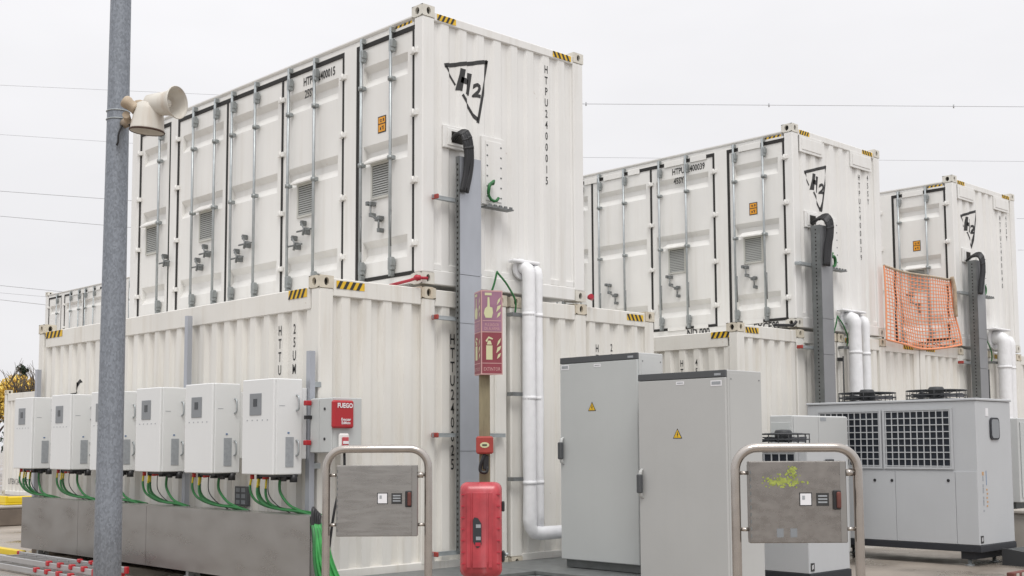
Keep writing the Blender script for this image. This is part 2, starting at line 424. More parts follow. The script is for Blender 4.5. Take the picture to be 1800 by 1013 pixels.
def shell(root, x0, y0, z0, pm, cm, ln=LEN, mid=(), header=.19, side_rail=.31, upper=False, side=True, cast_far=True):
    """posts, rails, roof, floor, end sheet and (optionally) corrugated side sheet"""
    x1 = x0+W; y1 = y0+ln; z1 = z0+H; pw = .17; pl = .15
    top = z1-(.09 if upper else .10); et = z1-(.052 if upper else .020)
    for (a, b) in ((x0, y0), (x1-pw, y0), (x0, y1-pl), (x1-pw, y1-pl)):
        mb = MB(); mb.box(a+.004, a+pw-.004, b+.004, b+pl-.004, z0+.118, z1-.118, bev=.012)
        mb.build('corner_post', pm, root)
    for (a, b) in ((x0, y0), (x1-.162, y0), (x0, y1-.178)):
        for z in (z0, z1-.118):
            casting(root, a, a+.162, b, b+.178, z, cm, hole_x=(a == x0 and (b == y0 or True)))
    # intermediate posts (posts that carry the container above)
    for mx in mid:
        mb = MB(); mb.box(mx-.088, mx+.088, y0+.006, y0+.12, z0+.12, z1-.118, bev=.01); mb.build('corner_post', pm, root)
        casting(root, mx-.092, mx+.092, y0, y0+.15, z1-.118, cm, hole_x=False)
    xs = [x0+.162]
    for mx in mid: xs += [mx-.092, mx+.092]
    xs.append(x1-.162)
    segs = [(xs[i], xs[i+1]) for i in range(0, len(xs), 2)]
    mb = MB()
    for a, b in segs:
        if b-a > .04: mb.box(a, b, y0+.010, y0+.10, z1-header, et, bev=.008)
    mb.build('top_rail', pm, root)
    mb = MB()
    mb.box(x0+.162, x1-.162, y0+.010, y0+.12, z0+.003, z0+.15, bev=.008)
    if upper: mb.box(x0+.17, x1-.17, y0+.022, y0+.11, z0+.152, z0+.22, bev=.006)
    mb.build('bottom_rail', pm, root)
    mb = MB(); mb.box(x0+.02, x0+.12, y0+.178, y1-.178, z1-(.16 if upper else side_rail), top-(.034 if upper else 0), bev=.008)
    if upper: mb.prism([(x0+.0, top), (x0+.0, top-.014), (x0+.03, top-.033), (x0+.12, top-.033), (x0+.12, top)], 'y', y0+.179, y1-.179)
    mb.build('top_rail', pm, root)
    mb = MB(); mb.box(x0+.02, x0+.12, y0+.178, y1-.178, z0+.02, z0+.13, bev=.008); mb.build('bottom_rail', pm, root)
    # end sheet in bays between the posts
    mb = MB(); bays = [x0+pw-.01]+[q for mx in mid for q in (mx-.085, mx+.085)]+[x1-pw+.01]
    for i in range(0, len(bays), 2):
        if bays[i+1]-bays[i] > .05:
            corr_sheet(mb, 'y', y0+.020, -1, bays[i], bays[i+1], z0+.14, z1-header+.01, ph=(bays[i]-x0-pw+.01) % PITCH_C+.14)
    mb.build('end_panel', pm, root, recalc=False)
    if side:
        mb = MB(); corr_sheet(mb, 'x', x0+.032, -1, y0+pl-.01, y1-pl+.01, z0+.12, z1-side_rail+.01, ph=.24)
        mb.build('side_panel', pm, root, recalc=False)
    mb = MB(); mb.box(x0+.04, x1-.03, y0+.08, y1-.04, top-.035, top-.01); mb.build('roof_panel', pm, root)
    mb = MB(); mb.box(x1-.05, x1-.01, y0+.14, y1-.14, z0+.05, top-.04); mb.box(x0+.14, x1-.06, y1-.05, y1-.01, z0+.05, top-.04)
    mb.build('rear_panel', pm, root)
    mb = MB(); mb.box(x0+.13, x1-.06, y0+.125, y1-.06, z0+.03, z0+.1); mb.build('floor_panel', pm, root)

def end_depth(x0):
    pw = .17
    # depth of the end sheet at world x (relative to plane y0)
    def f(xw): return .020+prof((xw-(x0+pw-.01))+.14)
    br = []
    k = -2
    while k < 14:
        for t in (0, .40, .53, .87): br.append(x0+pw-.01-.14+(k+t)*PITCH_C)
        k += 1
    return f, br
def end_print(name, VF, xw, z, root, x0, y0, mt='black_paint', label=None, snp=False):
    f, br = end_depth(x0)
    if snp: xw = snap(.14-(x0+.16), xw)
    return flat(name, VF, (xw, y0, z), (1, 0, 0), (0, 0, 1), mt, root, breaks=[b-xw for b in br], dfn=lambda u: f(u+xw), label=label)
def h2_logo(root, x0, y0, a, b, c):
    """triangle outline with H2 through it; a, b, c = its three corners (x, z) on the end wall"""
    a, b, c = Vector(a), Vector(b), Vector(c); wd = .035
    p = [stroke(a-Vector((.02, 0)), b, wd*1.25), stroke(b+Vector((0, .02)), c-Vector((0, .03)), wd)]
    p += [stroke(a, a+(c-a)*.34, wd*.7), stroke(a+(c-a)*.52, c, wd)]
    V, F = shapes([[tuple(q) for q in s] for s in p])
    f, br = end_depth(x0)
    end_print('logo_outline', (V, F), 0, 0, root, x0, y0)
    cx = a.x+(b.x-a.x)*.25; cz = a.y-.01
    hw, hh = .16, .245
    P = [[(0, -hh), (.075, -hh), (.125, 0), (.05, 0)], [(.125, -hh-.02), (.19, -hh-.02), (.235, -.02), (.17, -.02)], [(.05, -.155), (.17, -.16), (.185, -.095), (.065, -.09)]]
    end_print('lettering', shapes(P), cx, cz+.03, root, x0, y0)
    end_print('lettering', text_mesh('2', .20, .95, bold=.010, shear=.15), cx+.285, cz-.07, root, x0, y0)

def snap(ph0, v, sgn=1):
    # nearest position whose corrugation phase is a flat (outer .05, inner .175)
    best = min((c+k*PITCH_C-(v+ph0) for c in ((.05,) if sgn < 0 else (.05, .175)) for k in range(-2, 60)), key=abs)
    return v+best
def vtext(body, size=.125, sx=.72, line=.9): return text_mesh('\n'.join(body), size, sx*.86, bold=.0015, line=line)

def rod(root, x, y, zb, zt, knobs, parent, low_handle=True):
    mb = MB(); mb.tube([(x, y, zb), (x, y, zt)], .0165, 8)
    mb.build('locking_rod', 'zinc', parent)
    mb = MB()
    for zz in (zb+.13, zt-.19):
        mb.cut(); mb.box(x-.014, x+.045, y-.036, y+.026, zz-.07, zz+.07, bev=.01)
        mb.box(x-.020, x+.045, y-.046, y-.026, zz-.025, zz+.05, bev=.006)
    for zz in (zb+.03, zt-.02): mb.cut(); mb.box(x-.008, x+.05, y-.022, y+.022, zz-.03, zz+.03, bev=.005)
    for zz in knobs:
        mb.cut(); mb.tube([(x, y, zz-.02), (x, y, zz+.02)], .031, 8); mb.box(x, x+.045, y-.040, y+.040, zz-.022, zz+.022, bev=.006)
    build_split(mb, 'rod_bracket', 'zinc_mid', parent)

def leaf(root, x0, y0, y1, zb, zt, z0, rods, vent=None, hinge=None, sticker=None, handles=1):
    """one door leaf facing -X: pressed sheet with three horizontal grooves"""
    mb = MB(); xf = x0+.014; bd = .085
    gz = [z0+.43, z0+1.47, z0+2.345]
    for a, b in ((y0, y0+bd), (y1-bd, y1)):
        mb.add([(xf, a, zb), (xf, b, zb), (xf, b, zt), (xf, a, zt)], [[0, 1, 2, 3]])
    z = [(zb, 0)]
    for g in gz: z += [(g-.13, 0), (g-.04, .055), (g+.035, .055), (g+.105, 0)]
    z.append((zt, 0))
    V = []
    for zz, d in z: V += [(xf+d, y0+bd, zz), (xf+d, y1-bd, zz)]
    mb.add(V, [[2*i, 2*i+1, 2*i+3, 2*i+2] for i in range(len(z)-1)])
    for g in gz:
        for yy in (y0+bd, y1-bd):
            mb.add([(xf, yy, g-.13), (xf+.055, yy, g-.04), (xf+.055, yy, g+.035), (xf, yy, g+.105)], [[0, 1, 2, 3]])
    # leaf edges, so it has thickness
    mb.box(xf+.001, xf+.04, y0, y0+.01, zb, zt); mb.box(xf+.001, xf+.04, y1-.01, y1, zb, zt)
    mb.box(xf+.001, xf+.04, y0+.011, y1-.011, zb, zb+.01); mb.box(xf+.001, xf+.04, y0+.011, y1-.011, zt-.01, zt)
    # raised rim plates
    lf = mb.build('door_leaf', 'door_paint', root, recalc=False)
    for ry in rods: rod(root, x0-.045, ry, zb-.03, zt+.09, (z0+1.36, z0+2.2), lf)
    if hinge:
        mb = MB()
        for hy in hinge:
            for hz in (.42, 1.07, 1.77, 2.42):
                mb.cut(); mb.box(x0-.022, x0+.012, hy-.055, hy+.055, z0+hz-.027, z0+hz+.027, bev=.004)
                mb.tube([(x0-.02, hy, z0+hz-.04), (x0-.02, hy, z0+hz+.04)], .013, 6)
        build_split(mb, 'hinge', 'door_paint', lf)
    if vent:
        a, b, c, d = vent
        mb = MB()
        mb.box(xf-.018, xf-.001, a, a+.025, c, d, bev=.003); mb.box(xf-.018, xf-.001, b-.025, b, c, d, bev=.003)
        mb.box(xf-.018, xf-.001, a+.025, b-.025, c, c+.025); mb.box(xf-.018, xf-.001, a+.025, b-.025, d-.025, d)
        n = 13; st = (d-c-.06)/n
        for i in range(n):
            zz = c+.03+st*i
            mb.add([(xf-.014, a+.025, zz), (xf-.014, b-.025, zz), (xf-.003, b-.025, zz+st*.9), (xf-.003, a+.025, zz+st*.9)], [[0, 1, 2, 3]], 1)
        mb.add([(xf-.0015, a+.02, c+.02), (xf-.0015, b-.02, c+.02), (xf-.0015, b-.02, d-.02), (xf-.0015, a+.02, d-.02)], [[0, 1, 2, 3]], 2)
        mb.build('vent_grille', ['vent_frame', 'vent_slat', 'hole_dark'], lf, recalc=False)
        mb = MB(); mb.prism([(xf+.0, d+.075), (xf-.09, d+.005), (xf-.09, d-.005), (xf, d+.0)], 'y', a-.03, b+.03) if False else None
        V = [(xf, a-.03, d+.075), (xf-.085, a-.03, d+.012), (xf-.085, a-.03, d-.006), (xf, a-.03, d+.002)]
        V += [(p[0], b+.03, p[2]) for p in V]
        mb.add(V, [[0, 1, 5, 4], [1, 2, 6, 5], [2, 3, 7, 6], [0, 3, 2, 1], [4, 5, 6, 7], [3, 0, 4, 7]]); mb.build('rain_hood', 'door_paint', lf)
    if handles:
        cyh = (rods[0]+rods[-1])/2 if len(rods) > 1 else rods[0]-.12
        mb = MB(); xx = x0-.05
        if handles == 2:      # folded bar handles beside each rod and a stepped latch between
            P = [(xx, cyh+.13, z0+.93), (xx, cyh+.07, z0+.92), (xx, cyh+.07, z0+.80), (xx, cyh-.03, z0+.74), (xx, cyh-.07, z0+.75), (xx, cyh-.07, z0+.62)]
            mb.tube(P, .011, 6)
            for q in P: mb.box(q[0]-.012, q[0]+.06, q[1]-.018, q[1]+.018, q[2]-.022, q[2]+.022, bev=.004)
            for ry in rods: mb.cut().tube([(xx-.02, ry-.045, z0+.8), (xx-.03, ry-.05, z0+.6), (xx-.02, ry-.045, z0+.42)], .010, 6)
        else:
            for k, dz in ((0, .80), (1, .65)):
                ry = rods[-1-k] if len(rods) > 1 else rods[0]; s = 1 if k == 0 else -1
                ry = ry + .08*s if len(rods) > 1 else ry-.1
                yy = cyh+(-.09 if k == 0 else .09)
                mb.cut(); mb.tube([(xx, yy-.14, z0+dz), (xx, yy+.14, z0+dz)], .011, 6)
                mb.tube([(xx-.015, yy, z0+dz-.06), (xx-.015, yy-.02, z0+dz+.02), (xx-.01, yy+.05, z0+dz+.1)], .012, 6)
                mb.box(xx-.01, xx+.06, yy-.04, yy-.005, z0+dz-.05, z0+dz+.03, bev=.004); mb.box(xx-.01, xx+.06, yy+.035, yy+.065, z0+dz+.06, z0+dz+.12, bev=.004)
                if len(rods) < 2: break
        build_split(mb, 'door_handle', 'zinc_dark', lf)
    if sticker:
        sy, sz = sticker
        mb = MB(); mb.add([(xf-.003, sy-.07, sz-.09), (xf-.003, sy+.07, sz-.09), (xf-.003, sy+.07, sz+.09), (xf-.003, sy-.07, sz+.09)], [[0, 1, 2, 3]], 1)
        for a, b, c, d in ((-.058, .058, .012, .078), (-.058, .058, -.078, .0)):
            mb.add([(xf-.005, sy+a, sz+c), (xf-.005, sy+b, sz+c), (xf-.005, sy+b, sz+d), (xf-.005, sy+a, sz+d)], [[0, 1, 2, 3]], 0)
        for a, b, c, d in ((-.04, -.02, .03, .062), (.0, .035, .045, .055), (.0, .03, .028, .036), (-.035, .0, -.03, -.02), (-.03, -.015, -.06, -.035), (.01, .03, -.06, -.03)):
            mb.add([(xf-.0065, sy+a, sz+c), (xf-.0065, sy+b, sz+c), (xf-.0065, sy+b, sz+d), (xf-.0065, sy+a, sz+d)], [[0, 1, 2, 3]], 1)
        mb.build('warning_sticker', ['orange_sticker', 'black_paint'], lf, recalc=False)
    return lf
mat('vent_frame', (.5, .5, .46), .5)
mat('vent_slat', (.42, .43, .41), .45)

def side_doors(root, x0, y0, z0, openings, leaves, strips=False):
    zb, zt = z0+.145, z0+2.655
    g = MB(); gw = .040
    for a, b in openings:
        g.box(x0+.004, x0+.05, y0+a, y0+b, zt, zt+gw*1.25); g.box(x0+.004, x0+.05, y0+a, y0+b, zb-gw, zb)
        g.box(x0+.0045, x0+.05, y0+a, y0+a+gw, zb, zt); g.box(x0+.0045, x0+.05, y0+b-gw, y0+b, zb, zt)
    for lf in leaves:
        pass
    seams = sorted({lf[1] for lf in leaves} | {lf[0] for lf in leaves})
    for s in seams:
        if all(abs(s-q) > .06 for o in openings for q in o): g.box(x0+.005, x0+.05, y0+s-.016, y0+s+.016, zb, zt)
    g.build('gasket', 'gasket', root)
    fr = MB()                          # header, sill and mullions
    fr.box(x0+.006, x0+.08, y0+.152, y0+LEN-.152, zt+gw*1.25, z0+H-.161); fr.box(x0+.006, x0+.08, y0+.152, y0+LEN-.152, z0+.132, zb-gw) if False else None
    fr.box(x0+.008, x0+.019, y0+.18, y0+LEN-.18, z0+.02, zb-gw)
    prev = None
    edges = [q for o in openings for q in o]
    for i in range(1, len(edges)-1, 2): fr.box(x0+.003, x0+.08, y0+edges[i], y0+edges[i+1], zb-gw, zt+gw*1.25-.001)
    fr.box(x0+.003, x0+.08, y0+edges[-1], y0+LEN-.15, zb-gw, zt+gw*1.25-.001)
    fr.build('door_frame', 'door_paint', root)
    if strips:
        mb = MB()
        for a, b in ((.53, .92), (1.50, 1.80), (1.92, 2.30), (2.80, 3.04), (3.16, 3.56), (3.70, 3.98), (4.1, 4.52)):
            mb.cut().box(x0-.006, x0+.003, y0+a, y0+b, zt-.02, zt+gw*1.25+.015, bev=.002); mb.cut().box(x0-.006, x0+.0035, y0+a+.02, y0+b-.02, zb-gw-.01, zb+.012, bev=.002)
        build_split(mb, 'weather_strip', 'door_paint', root)
    for lf in leaves:
        a, b = lf[0], lf[1]
        a2 = a+(gw if any(abs(a-q) < .06 for o in openings for q in o) else .017)
        b2 = b-(gw if any(abs(b-q) < .06 for o in openings for q in o) else .017)
        leaf(root, x0, y0+a2, y0+b2, zb, zt, z0, [y0+r for r in lf[2]], **lf[3])

STD_OPEN = [(.13, 1.13), (1.35, 5.07), (5.25, 6.13)]
def std_leaves(y0, z0, with_sticker=True, h=1):
    return [(.13, 1.13, (.47, .98), dict(vent=(y0+.53, y0+.86, z0+.97, z0+1.36), hinge=(y0+.13,), sticker=(y0+.685, z0+1.765) if with_sticker else None, handles=2)),
            (1.35, 2.58, (1.86, 2.38), dict(vent=(y0+1.92, y0+2.25, z0+.97, z0+1.36), hinge=(y0+1.36,), handles=h)),
            (2.58, 3.82, (3.10, 3.63), dict(hinge=(y0+2.58,), handles=h)),
            (3.82, 5.07, (4.04, 4.58), dict(vent=(y0+4.12, y0+4.47, z0+.97, z0+1.36), hinge=(y0+5.06,), handles=1)),
            (5.25, 6.13, (5.48,), dict(vent=(y0+5.56, y0+5.91, z0+.97, z0+1.36), hinge=(y0+6.12,), handles=1))]

# lower row: pairs of containers whose end walls stand in one plane
G_LOW = 'cream containers of the bottom layer'
def lower(x0, mid, label, far=False, y0=0, side=True):
    t = thing('shipping_container', label, 'container', (x0, y0, ZL), 0, G_LOW)
    shell(t, x0, y0, ZL, 'cream_paint', 'casting_paint', mid=mid, side=side)
    return t
XA, XB, XC, XD, XE, XF = -1.33, 1.14, 5.26, 7.73, 10.18, 12.65
cA = lower(XA, (-.0,), 'cream lower container nearest the pole, row of white wall boxes along its side')
cB = lower(XB, (2.26,), 'cream lower container behind the white insulated pipes, H 2 painted above a grey cabinet')
cC = lower(XC, (6.75,), 'cream lower container with painted 4 on its side above the grey cabinets')
cD = lower(XD, (9.01,), 'cream lower container with its hazard stripes under the left part of the orange net')
cE = lower(XE, (11.58,), 'cream lower container carrying the far right door container, below the orange net end')
cF = lower(XF, (13.84,), 'cream lower container at the right edge of the photo behind the thick white pipes')
Z1L = ZL+H
hazard(cA, (XA+.198, -.0+.010, Z1L-.115), (1, 0, 0), .33, .075, (0, -1, 0))
hazard(cA, (XA+.02, .54, Z1L-.19), (0, -1, 0), .31, .085, (-1, 0, 0))
hazard(cA, (XA+.02, LEN-.19, Z1L-.19), (0, -1, 0), .5, .085, (-1, 0, 0))
hazard(cB, (XB+W-.50, .010, Z1L-.125), (1, 0, 0), .30, .075, (0, -1, 0), -1)
hazard(cB, (XB+.22, .010, Z1L-.125), (1, 0, 0), .09, .075, (0, -1, 0))
hazard(cC, (XC+.19, .010, Z1L-.125), (1, 0, 0), .3, .075, (0, -1, 0), -1)
hazard(cC, (XC+.02, .44, Z1L-.19), (0, -1, 0), .34, .085, (-1, 0, 0))
hazard(cD, (XD+.2, .010, Z1L-.125), (1, 0, 0), .3, .075, (0, -1, 0))
hazard(cD, (XD+W-.50, .010, Z1L-.125), (1, 0, 0), .32, .075, (0, -1, 0), -1)
hazard(cE, (XE+.2, .010, Z1L-.125), (1, 0, 0), .3, .075, (0, -1, 0))
hazard(cF, (XF+.2, .010, Z1L-.125), (1, 0, 0), .2, .075, (0, -1, 0))
# painted numbers of the lower containers
def side_print(root, VF, y, z, x0, y0=0, ph=.24, name='lettering', mt='black_paint'):
    a0 = y0+.14
    if name == 'lettering': y = snap(ph-a0, y, -1)
    f = lambda u: .032+prof((y-u)-a0+ph)
    br = []
    for k in range(-1, 28):
        for t in (0, .40, .53, .87): br.append(-(a0-ph+(k+t)*PITCH_C-y))
    return flat(name, VF, (x0, y, z), (0, -1, 0), (0, 0, 1), mt, root, breaks=[b for b in br if -1 < b < 1], dfn=f)
side_print(cA, vtext('HTTU240025', .135, .72, .95), .70, 2.54, XA)
side_print(cA, vtext('25UM', .135, .72, .95), .41, 2.54, XA)
end_print('lettering', vtext('HTTU240025', .155, .72, .92), .335, 2.52, cA, XA, 0, snp=True)
end_print('lettering', vtext('H2', .135, .72, .95), 2.56, 2.54, cB, XB, 0, snp=True) if False else None
end_print('lettering', vtext('HTTU240026', .125, .72, .95), 2.555, 2.53, cB, XB, 0, snp=True)
end_print('lettering', vtext('25UM', .125, .72, .95), 2.805, 2.55, cB, XB, 0, snp=True)
side_print(cC, vtext('HTTU', .125, .72, .95), .84, 2.52, XC)
side_print(cC, vtext('45UM', .125, .72, .95), .64, 2.52, XC)
side_print(cA, shapes([[(0, 0), (.3, .06), (.33, .03), (.05, -.03)], [(.2, .0), (.3, .16), (.36, .16), (.28, 0)], [(.27, .13), (.4, .2), (.42, .16), (.3, .08)]]), 5.55, 2.0, XA, name='logo')

# upper row
DEPS[0] = .028
G_UP = 'white upper containers with side doors'
def upper(x0, label, num, code, y0=0, endpanels=False):
    t = thing('shipping_container', label, 'container', (x0, y0, ZU), 0, G_UP)
    shell(t, x0, y0, ZU, 'white_paint', 'casting_white', upper=True, side=False, header=.145)
    side_doors(t, x0, y0, ZU, STD_OPEN, std_leaves(y0, ZU, h=2 if x0 > 1 else 1), strips=x0 > 1)
    hazard(t, (x0+.20, y0+.010, ZU+H-.128), (1, 0, 0), .26, .066, (0, -1, 0))
    hazard(t, (x0+W-.50, y0+.010, ZU+H-.128), (1, 0, 0), .30, .066, (0, -1, 0), -1)
    hazard(t, (x0+.0195, y0+.50, ZU+H-.207), (0, -1, 0), .31, .078, (-1, 0, 0))
    # printed number on the second leaf
    flat('lettering', text_mesh(num, .135, .70, bold=.003, ax='LEFT'), (x0+.014, y0+2.16, ZU+2.61), (0, -1, 0), (0, 0, 1), 'black_paint', t, lift=.004)
    flat('lettering', text_mesh(code, .135, .70, bold=.003, ax='LEFT'), (x0+.014, y0+2.13, ZU+2.46), (0, -1, 0), (0, 0, 1), 'black_paint', t, lift=.004)
    return t
U1 = upper(-.09, 'largest upper container nearest the camera, five louvred doors and a big H2 triangle', 'HTPU  2400015', '25SY')
U2 = upper(6.66, 'middle upper container of the three with H2 triangles, two plates under its end roof rail', 'HTPU  2400039', '45SY')
U3 = upper(11.49, 'far right upper container with the orange net hung across its door', 'HTPU  2400040', '45SY')
h2_logo(U1, -.09, 0, (.241, 5.299), (.847, 5.476), (.688, 4.803))
h2_logo(U2, 6.66, 0, (6.998, 5.222), (7.594, 5.40), (7.408, 4.742))
h2_logo(U3, 11.49, 0, (11.799, 5.213), (12.387, 5.38), (12.205, 4.74))
end_print('lettering', vtext('HTPU2400015', .125, .75, 1.02), 1.745, 5.64, U1, -.09, 0, snp=True)
end_print('lettering', vtext('HTPU2400039', .12, .75, 1.02), 8.45, 5.43, U2, 6.66, 0, snp=True)
end_print('lettering', vtext('45SY', .12, .75, 1.02), 8.69, 5.46, U2, 6.66, 0, snp=True)
end_print('lettering', vtext('HTPU2400040', .12, .75, 1.02), 13.28, 5.43, U3, 11.49, 0, snp=True)
end_print('lettering', vtext('45SY', .12, .75, 1.02), 13.52, 5.46, U3, 11.49, 0, snp=True)
for t, x0 in ((U2, 6.66), (U3, 11.49)):
    for px in (x0+.19, x0+1.56):
        mb = MB(); mb.box(px, px+.60, -.004, .018, ZU+H-.38, ZU+H-.135, bev=.004)
        mb.box(px+.05, px+.55, -.012, -.004, ZU+H-.34, ZU+H-.175, bev=.003); mb.build('cover_plate', 'white_paint', t)
for t, x0 in ((U2, 6.66), (U3, 11.49)):     # stencilled words on the sill below the doors
    flat('lettering', text_mesh('EXCESS', .16, .8, bold=.004, ax='LEFT'), (x0+.008, .72, ZU+.115), (0, -1, 0), (0, 0, 1), 'black_paint', t, lift=.004)
flat('lettering', text_mesh('ND 000', .16, .8, bold=.004, ax='LEFT'), (6.668, 1.92, ZU+.115), (0, -1, 0), (0, 0, 1), 'black_paint', U2, lift=.004)
# cable entry plates, service panels, coils on the upper end walls
def entry(root, x):     # x = container x0
    mb = MB(); a = x+.275
    mb.box(a, a+.35, -.010, .019, ZU+1.44, ZU+1.68, bev=.006); mb.box(a+.05, a+.30, -.020, -.010, ZU+1.47, ZU+1.65, bev=.004)
    mb.box(a+.10, a+.25, -.024, -.020, ZU+1.50, ZU+1.62, 1)
    mb.build('entry_plate', ['white_paint', 'hole_dark'], root)
    b = x+.81
    mb = MB(); mb.box(b, b+.33, -.012, .019, ZU+.92, ZU+1.66, bev=.006); mb.box(b+.05, b+.28, -.022, -.012, ZU+.96, ZU+1.61, bev=.004)
    for k in range(6):
        mb.box(b+.055, b+.075, -.026, -.022, ZU+1.0+k*.11, ZU+1.015+k*.11, 1); mb.box(b+.255, b+.275, -.026, -.022, ZU+1.0+k*.11, ZU+1.015+k*.11, 1)
    mb.build('service_panel', ['white_paint', 'zinc_dark'], root)
    mb = MB(); mb.box(b-.03, b+.36, -.12, -.013, ZU+.87, ZU+.885)
    for k in range(5): mb.box(b+.0+k*.075, b+.04+k*.075, -.121, -.11, ZU+.885, ZU+.905)
    mb.build('cable_shelf', 'zinc_dark', root)
for t, x in ((U1, -.09), (U2, 6.66), (U3, 11.49)): entry(t, x)

DEPS[0] = DEP
# far stack seen past the pole on the left
t = thing('shipping_container', 'distant cream container on the ground at the far left edge', 'container', (5.3, 18.3, ZL), 0, G_LOW)
shell(t, 5.3, 18.3, ZL, 'cream_paint', 'casting_paint')
side_print(t, shapes([[(0, 0), (.12, .42), (.2, .45), (.08, 0)], [(.2, .1), (.42, .5), (.5, .46), (.3, .05)], [(.1, -.1), (.3, -.35), (.33, -.3), (.16, -.06)]]), 23.9, 1.9, 5.3, 18.3, name='logo')
flat('lettering', text_mesh('UTEN 240 0 CZ', .22, .9, ax='LEFT'), (5.332, 24.3, .55), (0, -1, 0), (0, 0, 1), 'black_paint', t, lift=.004)
U4 = upper(6.66, 'distant white upper container with doors, showing low behind the pole', 'HTPU  2400041', '45SY', y0=19.0)
U4['label'] = 'distant white upper container with doors, showing low behind the grey pole'
for o in [c for c in U4.children if c.name.startswith('lettering')]: bpy.data.objects.remove(o)

# ------------------------------------------------------------------ ground, platform, kerb
mb = MB(); mb.add([(-300, -300, 0), (500, -300, 0), (500, 500, 0), (-300, 500, 0)], [[0, 1, 2, 3]])
tag(mb.build('ground', 'concrete', recalc=False), kind='structure')
def wetmat():
    m = MATS['concrete']; n = m.node_tree; b = n.nodes['Principled BSDF']
    b.inputs['Specular IOR Level'].default_value = .6
wetmat()
# foundation strips under the containers
for a, b in ((XA-.05, XB+W+.05), (XC-.05, XF+W+.05)):
    for y in (.05, LEN-.6):
        mb = MB(); mb.box(a, b, y, y+.5, .002, ZL-.002); tag(mb.build('foundation', 'concrete_dark'), kind='structure')
mb = MB()
mb.box(-1.5, .62, -.87, -.03, .10, .14, bev=.006); mb.box(.622, 2.9, -2.0, -.03, .10, .14, bev=.006)
plat = thing('walkway_platform', 'low steel grating walkway along the container feet behind the red extinguisher cabinet', 'platform', (0, -.9, 0))
mb.build('deck_plate', 'grating', plat)
mb = MB()
for a, b, y in ((-1.5, .62, -.875), (.62, 2.9, -2.005)):
    k = a
    mb.box(a, b, y, y+.02, .02, .098)
    while k < b-.05: mb.box(k+.01, k+.04, y-.003, y, .045, .075, 1); k += .06
k = -2.0
mb.box(.60, .62, -2.0, -.90, .02, .098)
while k < -.95: mb.box(.597, .60, k+.01, k+.04, .045, .075, 1); k += .06
mb.build('perforated_edge', ['zinc', 'hole_dark'], plat)
mb = MB()
for x in (-1.3, 0, 1.1, 2.7): mb.cut().box(x, x+.08, -.8, -.72, 0, .1); mb.cut().box(x, x+.08, -.2, -.12, 0, .1)
build_split(mb, 'support_foot', 'zinc', plat)
mb = MB(); mb.box(-40, 3.2, 12.0, 12.45, 0, .30, 0, .02); mb.box(-40, 3.2, 11.99, 12.46, .302, .36, 1, .02)
tag(mb.build('concrete_kerb', ['concrete_dark', 'concrete_light']), kind='structure')

# ------------------------------------------------------------------ galvanised struts, inverters, cable tray
G_ST = 'upright galvanised strut channels on the container side'
for y, zt, lb in ((.03, 2.235, 'galvanised strut channel at the near container corner beside the grey alarm box'),
                  (2.31, 2.745, 'tallest galvanised strut channel, rising between the second and third white wall boxes'),
                  (6.18, 2.36, 'galvanised strut channel at the far end of the container side behind the last white box')):
    t = thing('strut_channel', lb, 'steel channel', (-1.40, y, 0), 0, G_ST)
    mb = MB(); mb.box(-1.425, -1.418, y-.032, y+.032, .1, zt); mb.box(-1.418, -1.37, y-.032, y-.026, .1, zt); mb.box(-1.418, -1.37, y+.026, y+.032, .1, zt)
    mb.build('channel', 'duct_steel', t)
    mb = MB()
    for z in (.3, 1.15, 1.9): mb.cut().box(-1.369, -1.30, y-.03, y+.03, z, z+.05)
    build_split(mb, 'wall_clip', 'zinc', t)
INV = [(.02, 'nearest and largest white inverter box, beside the grey alarm box'),
       (1.09, 'second nearest white inverter box, in front of the tall strut channel'),
       (2.13, 'third white inverter box from the right, just right of the grey pole'),
       (3.21, 'white inverter box mostly hidden behind the grey pole'),
       (4.27, 'second to last white inverter box, immediately left of the grey pole'),
       (5.36, 'last white inverter box at the far left end of the row')]
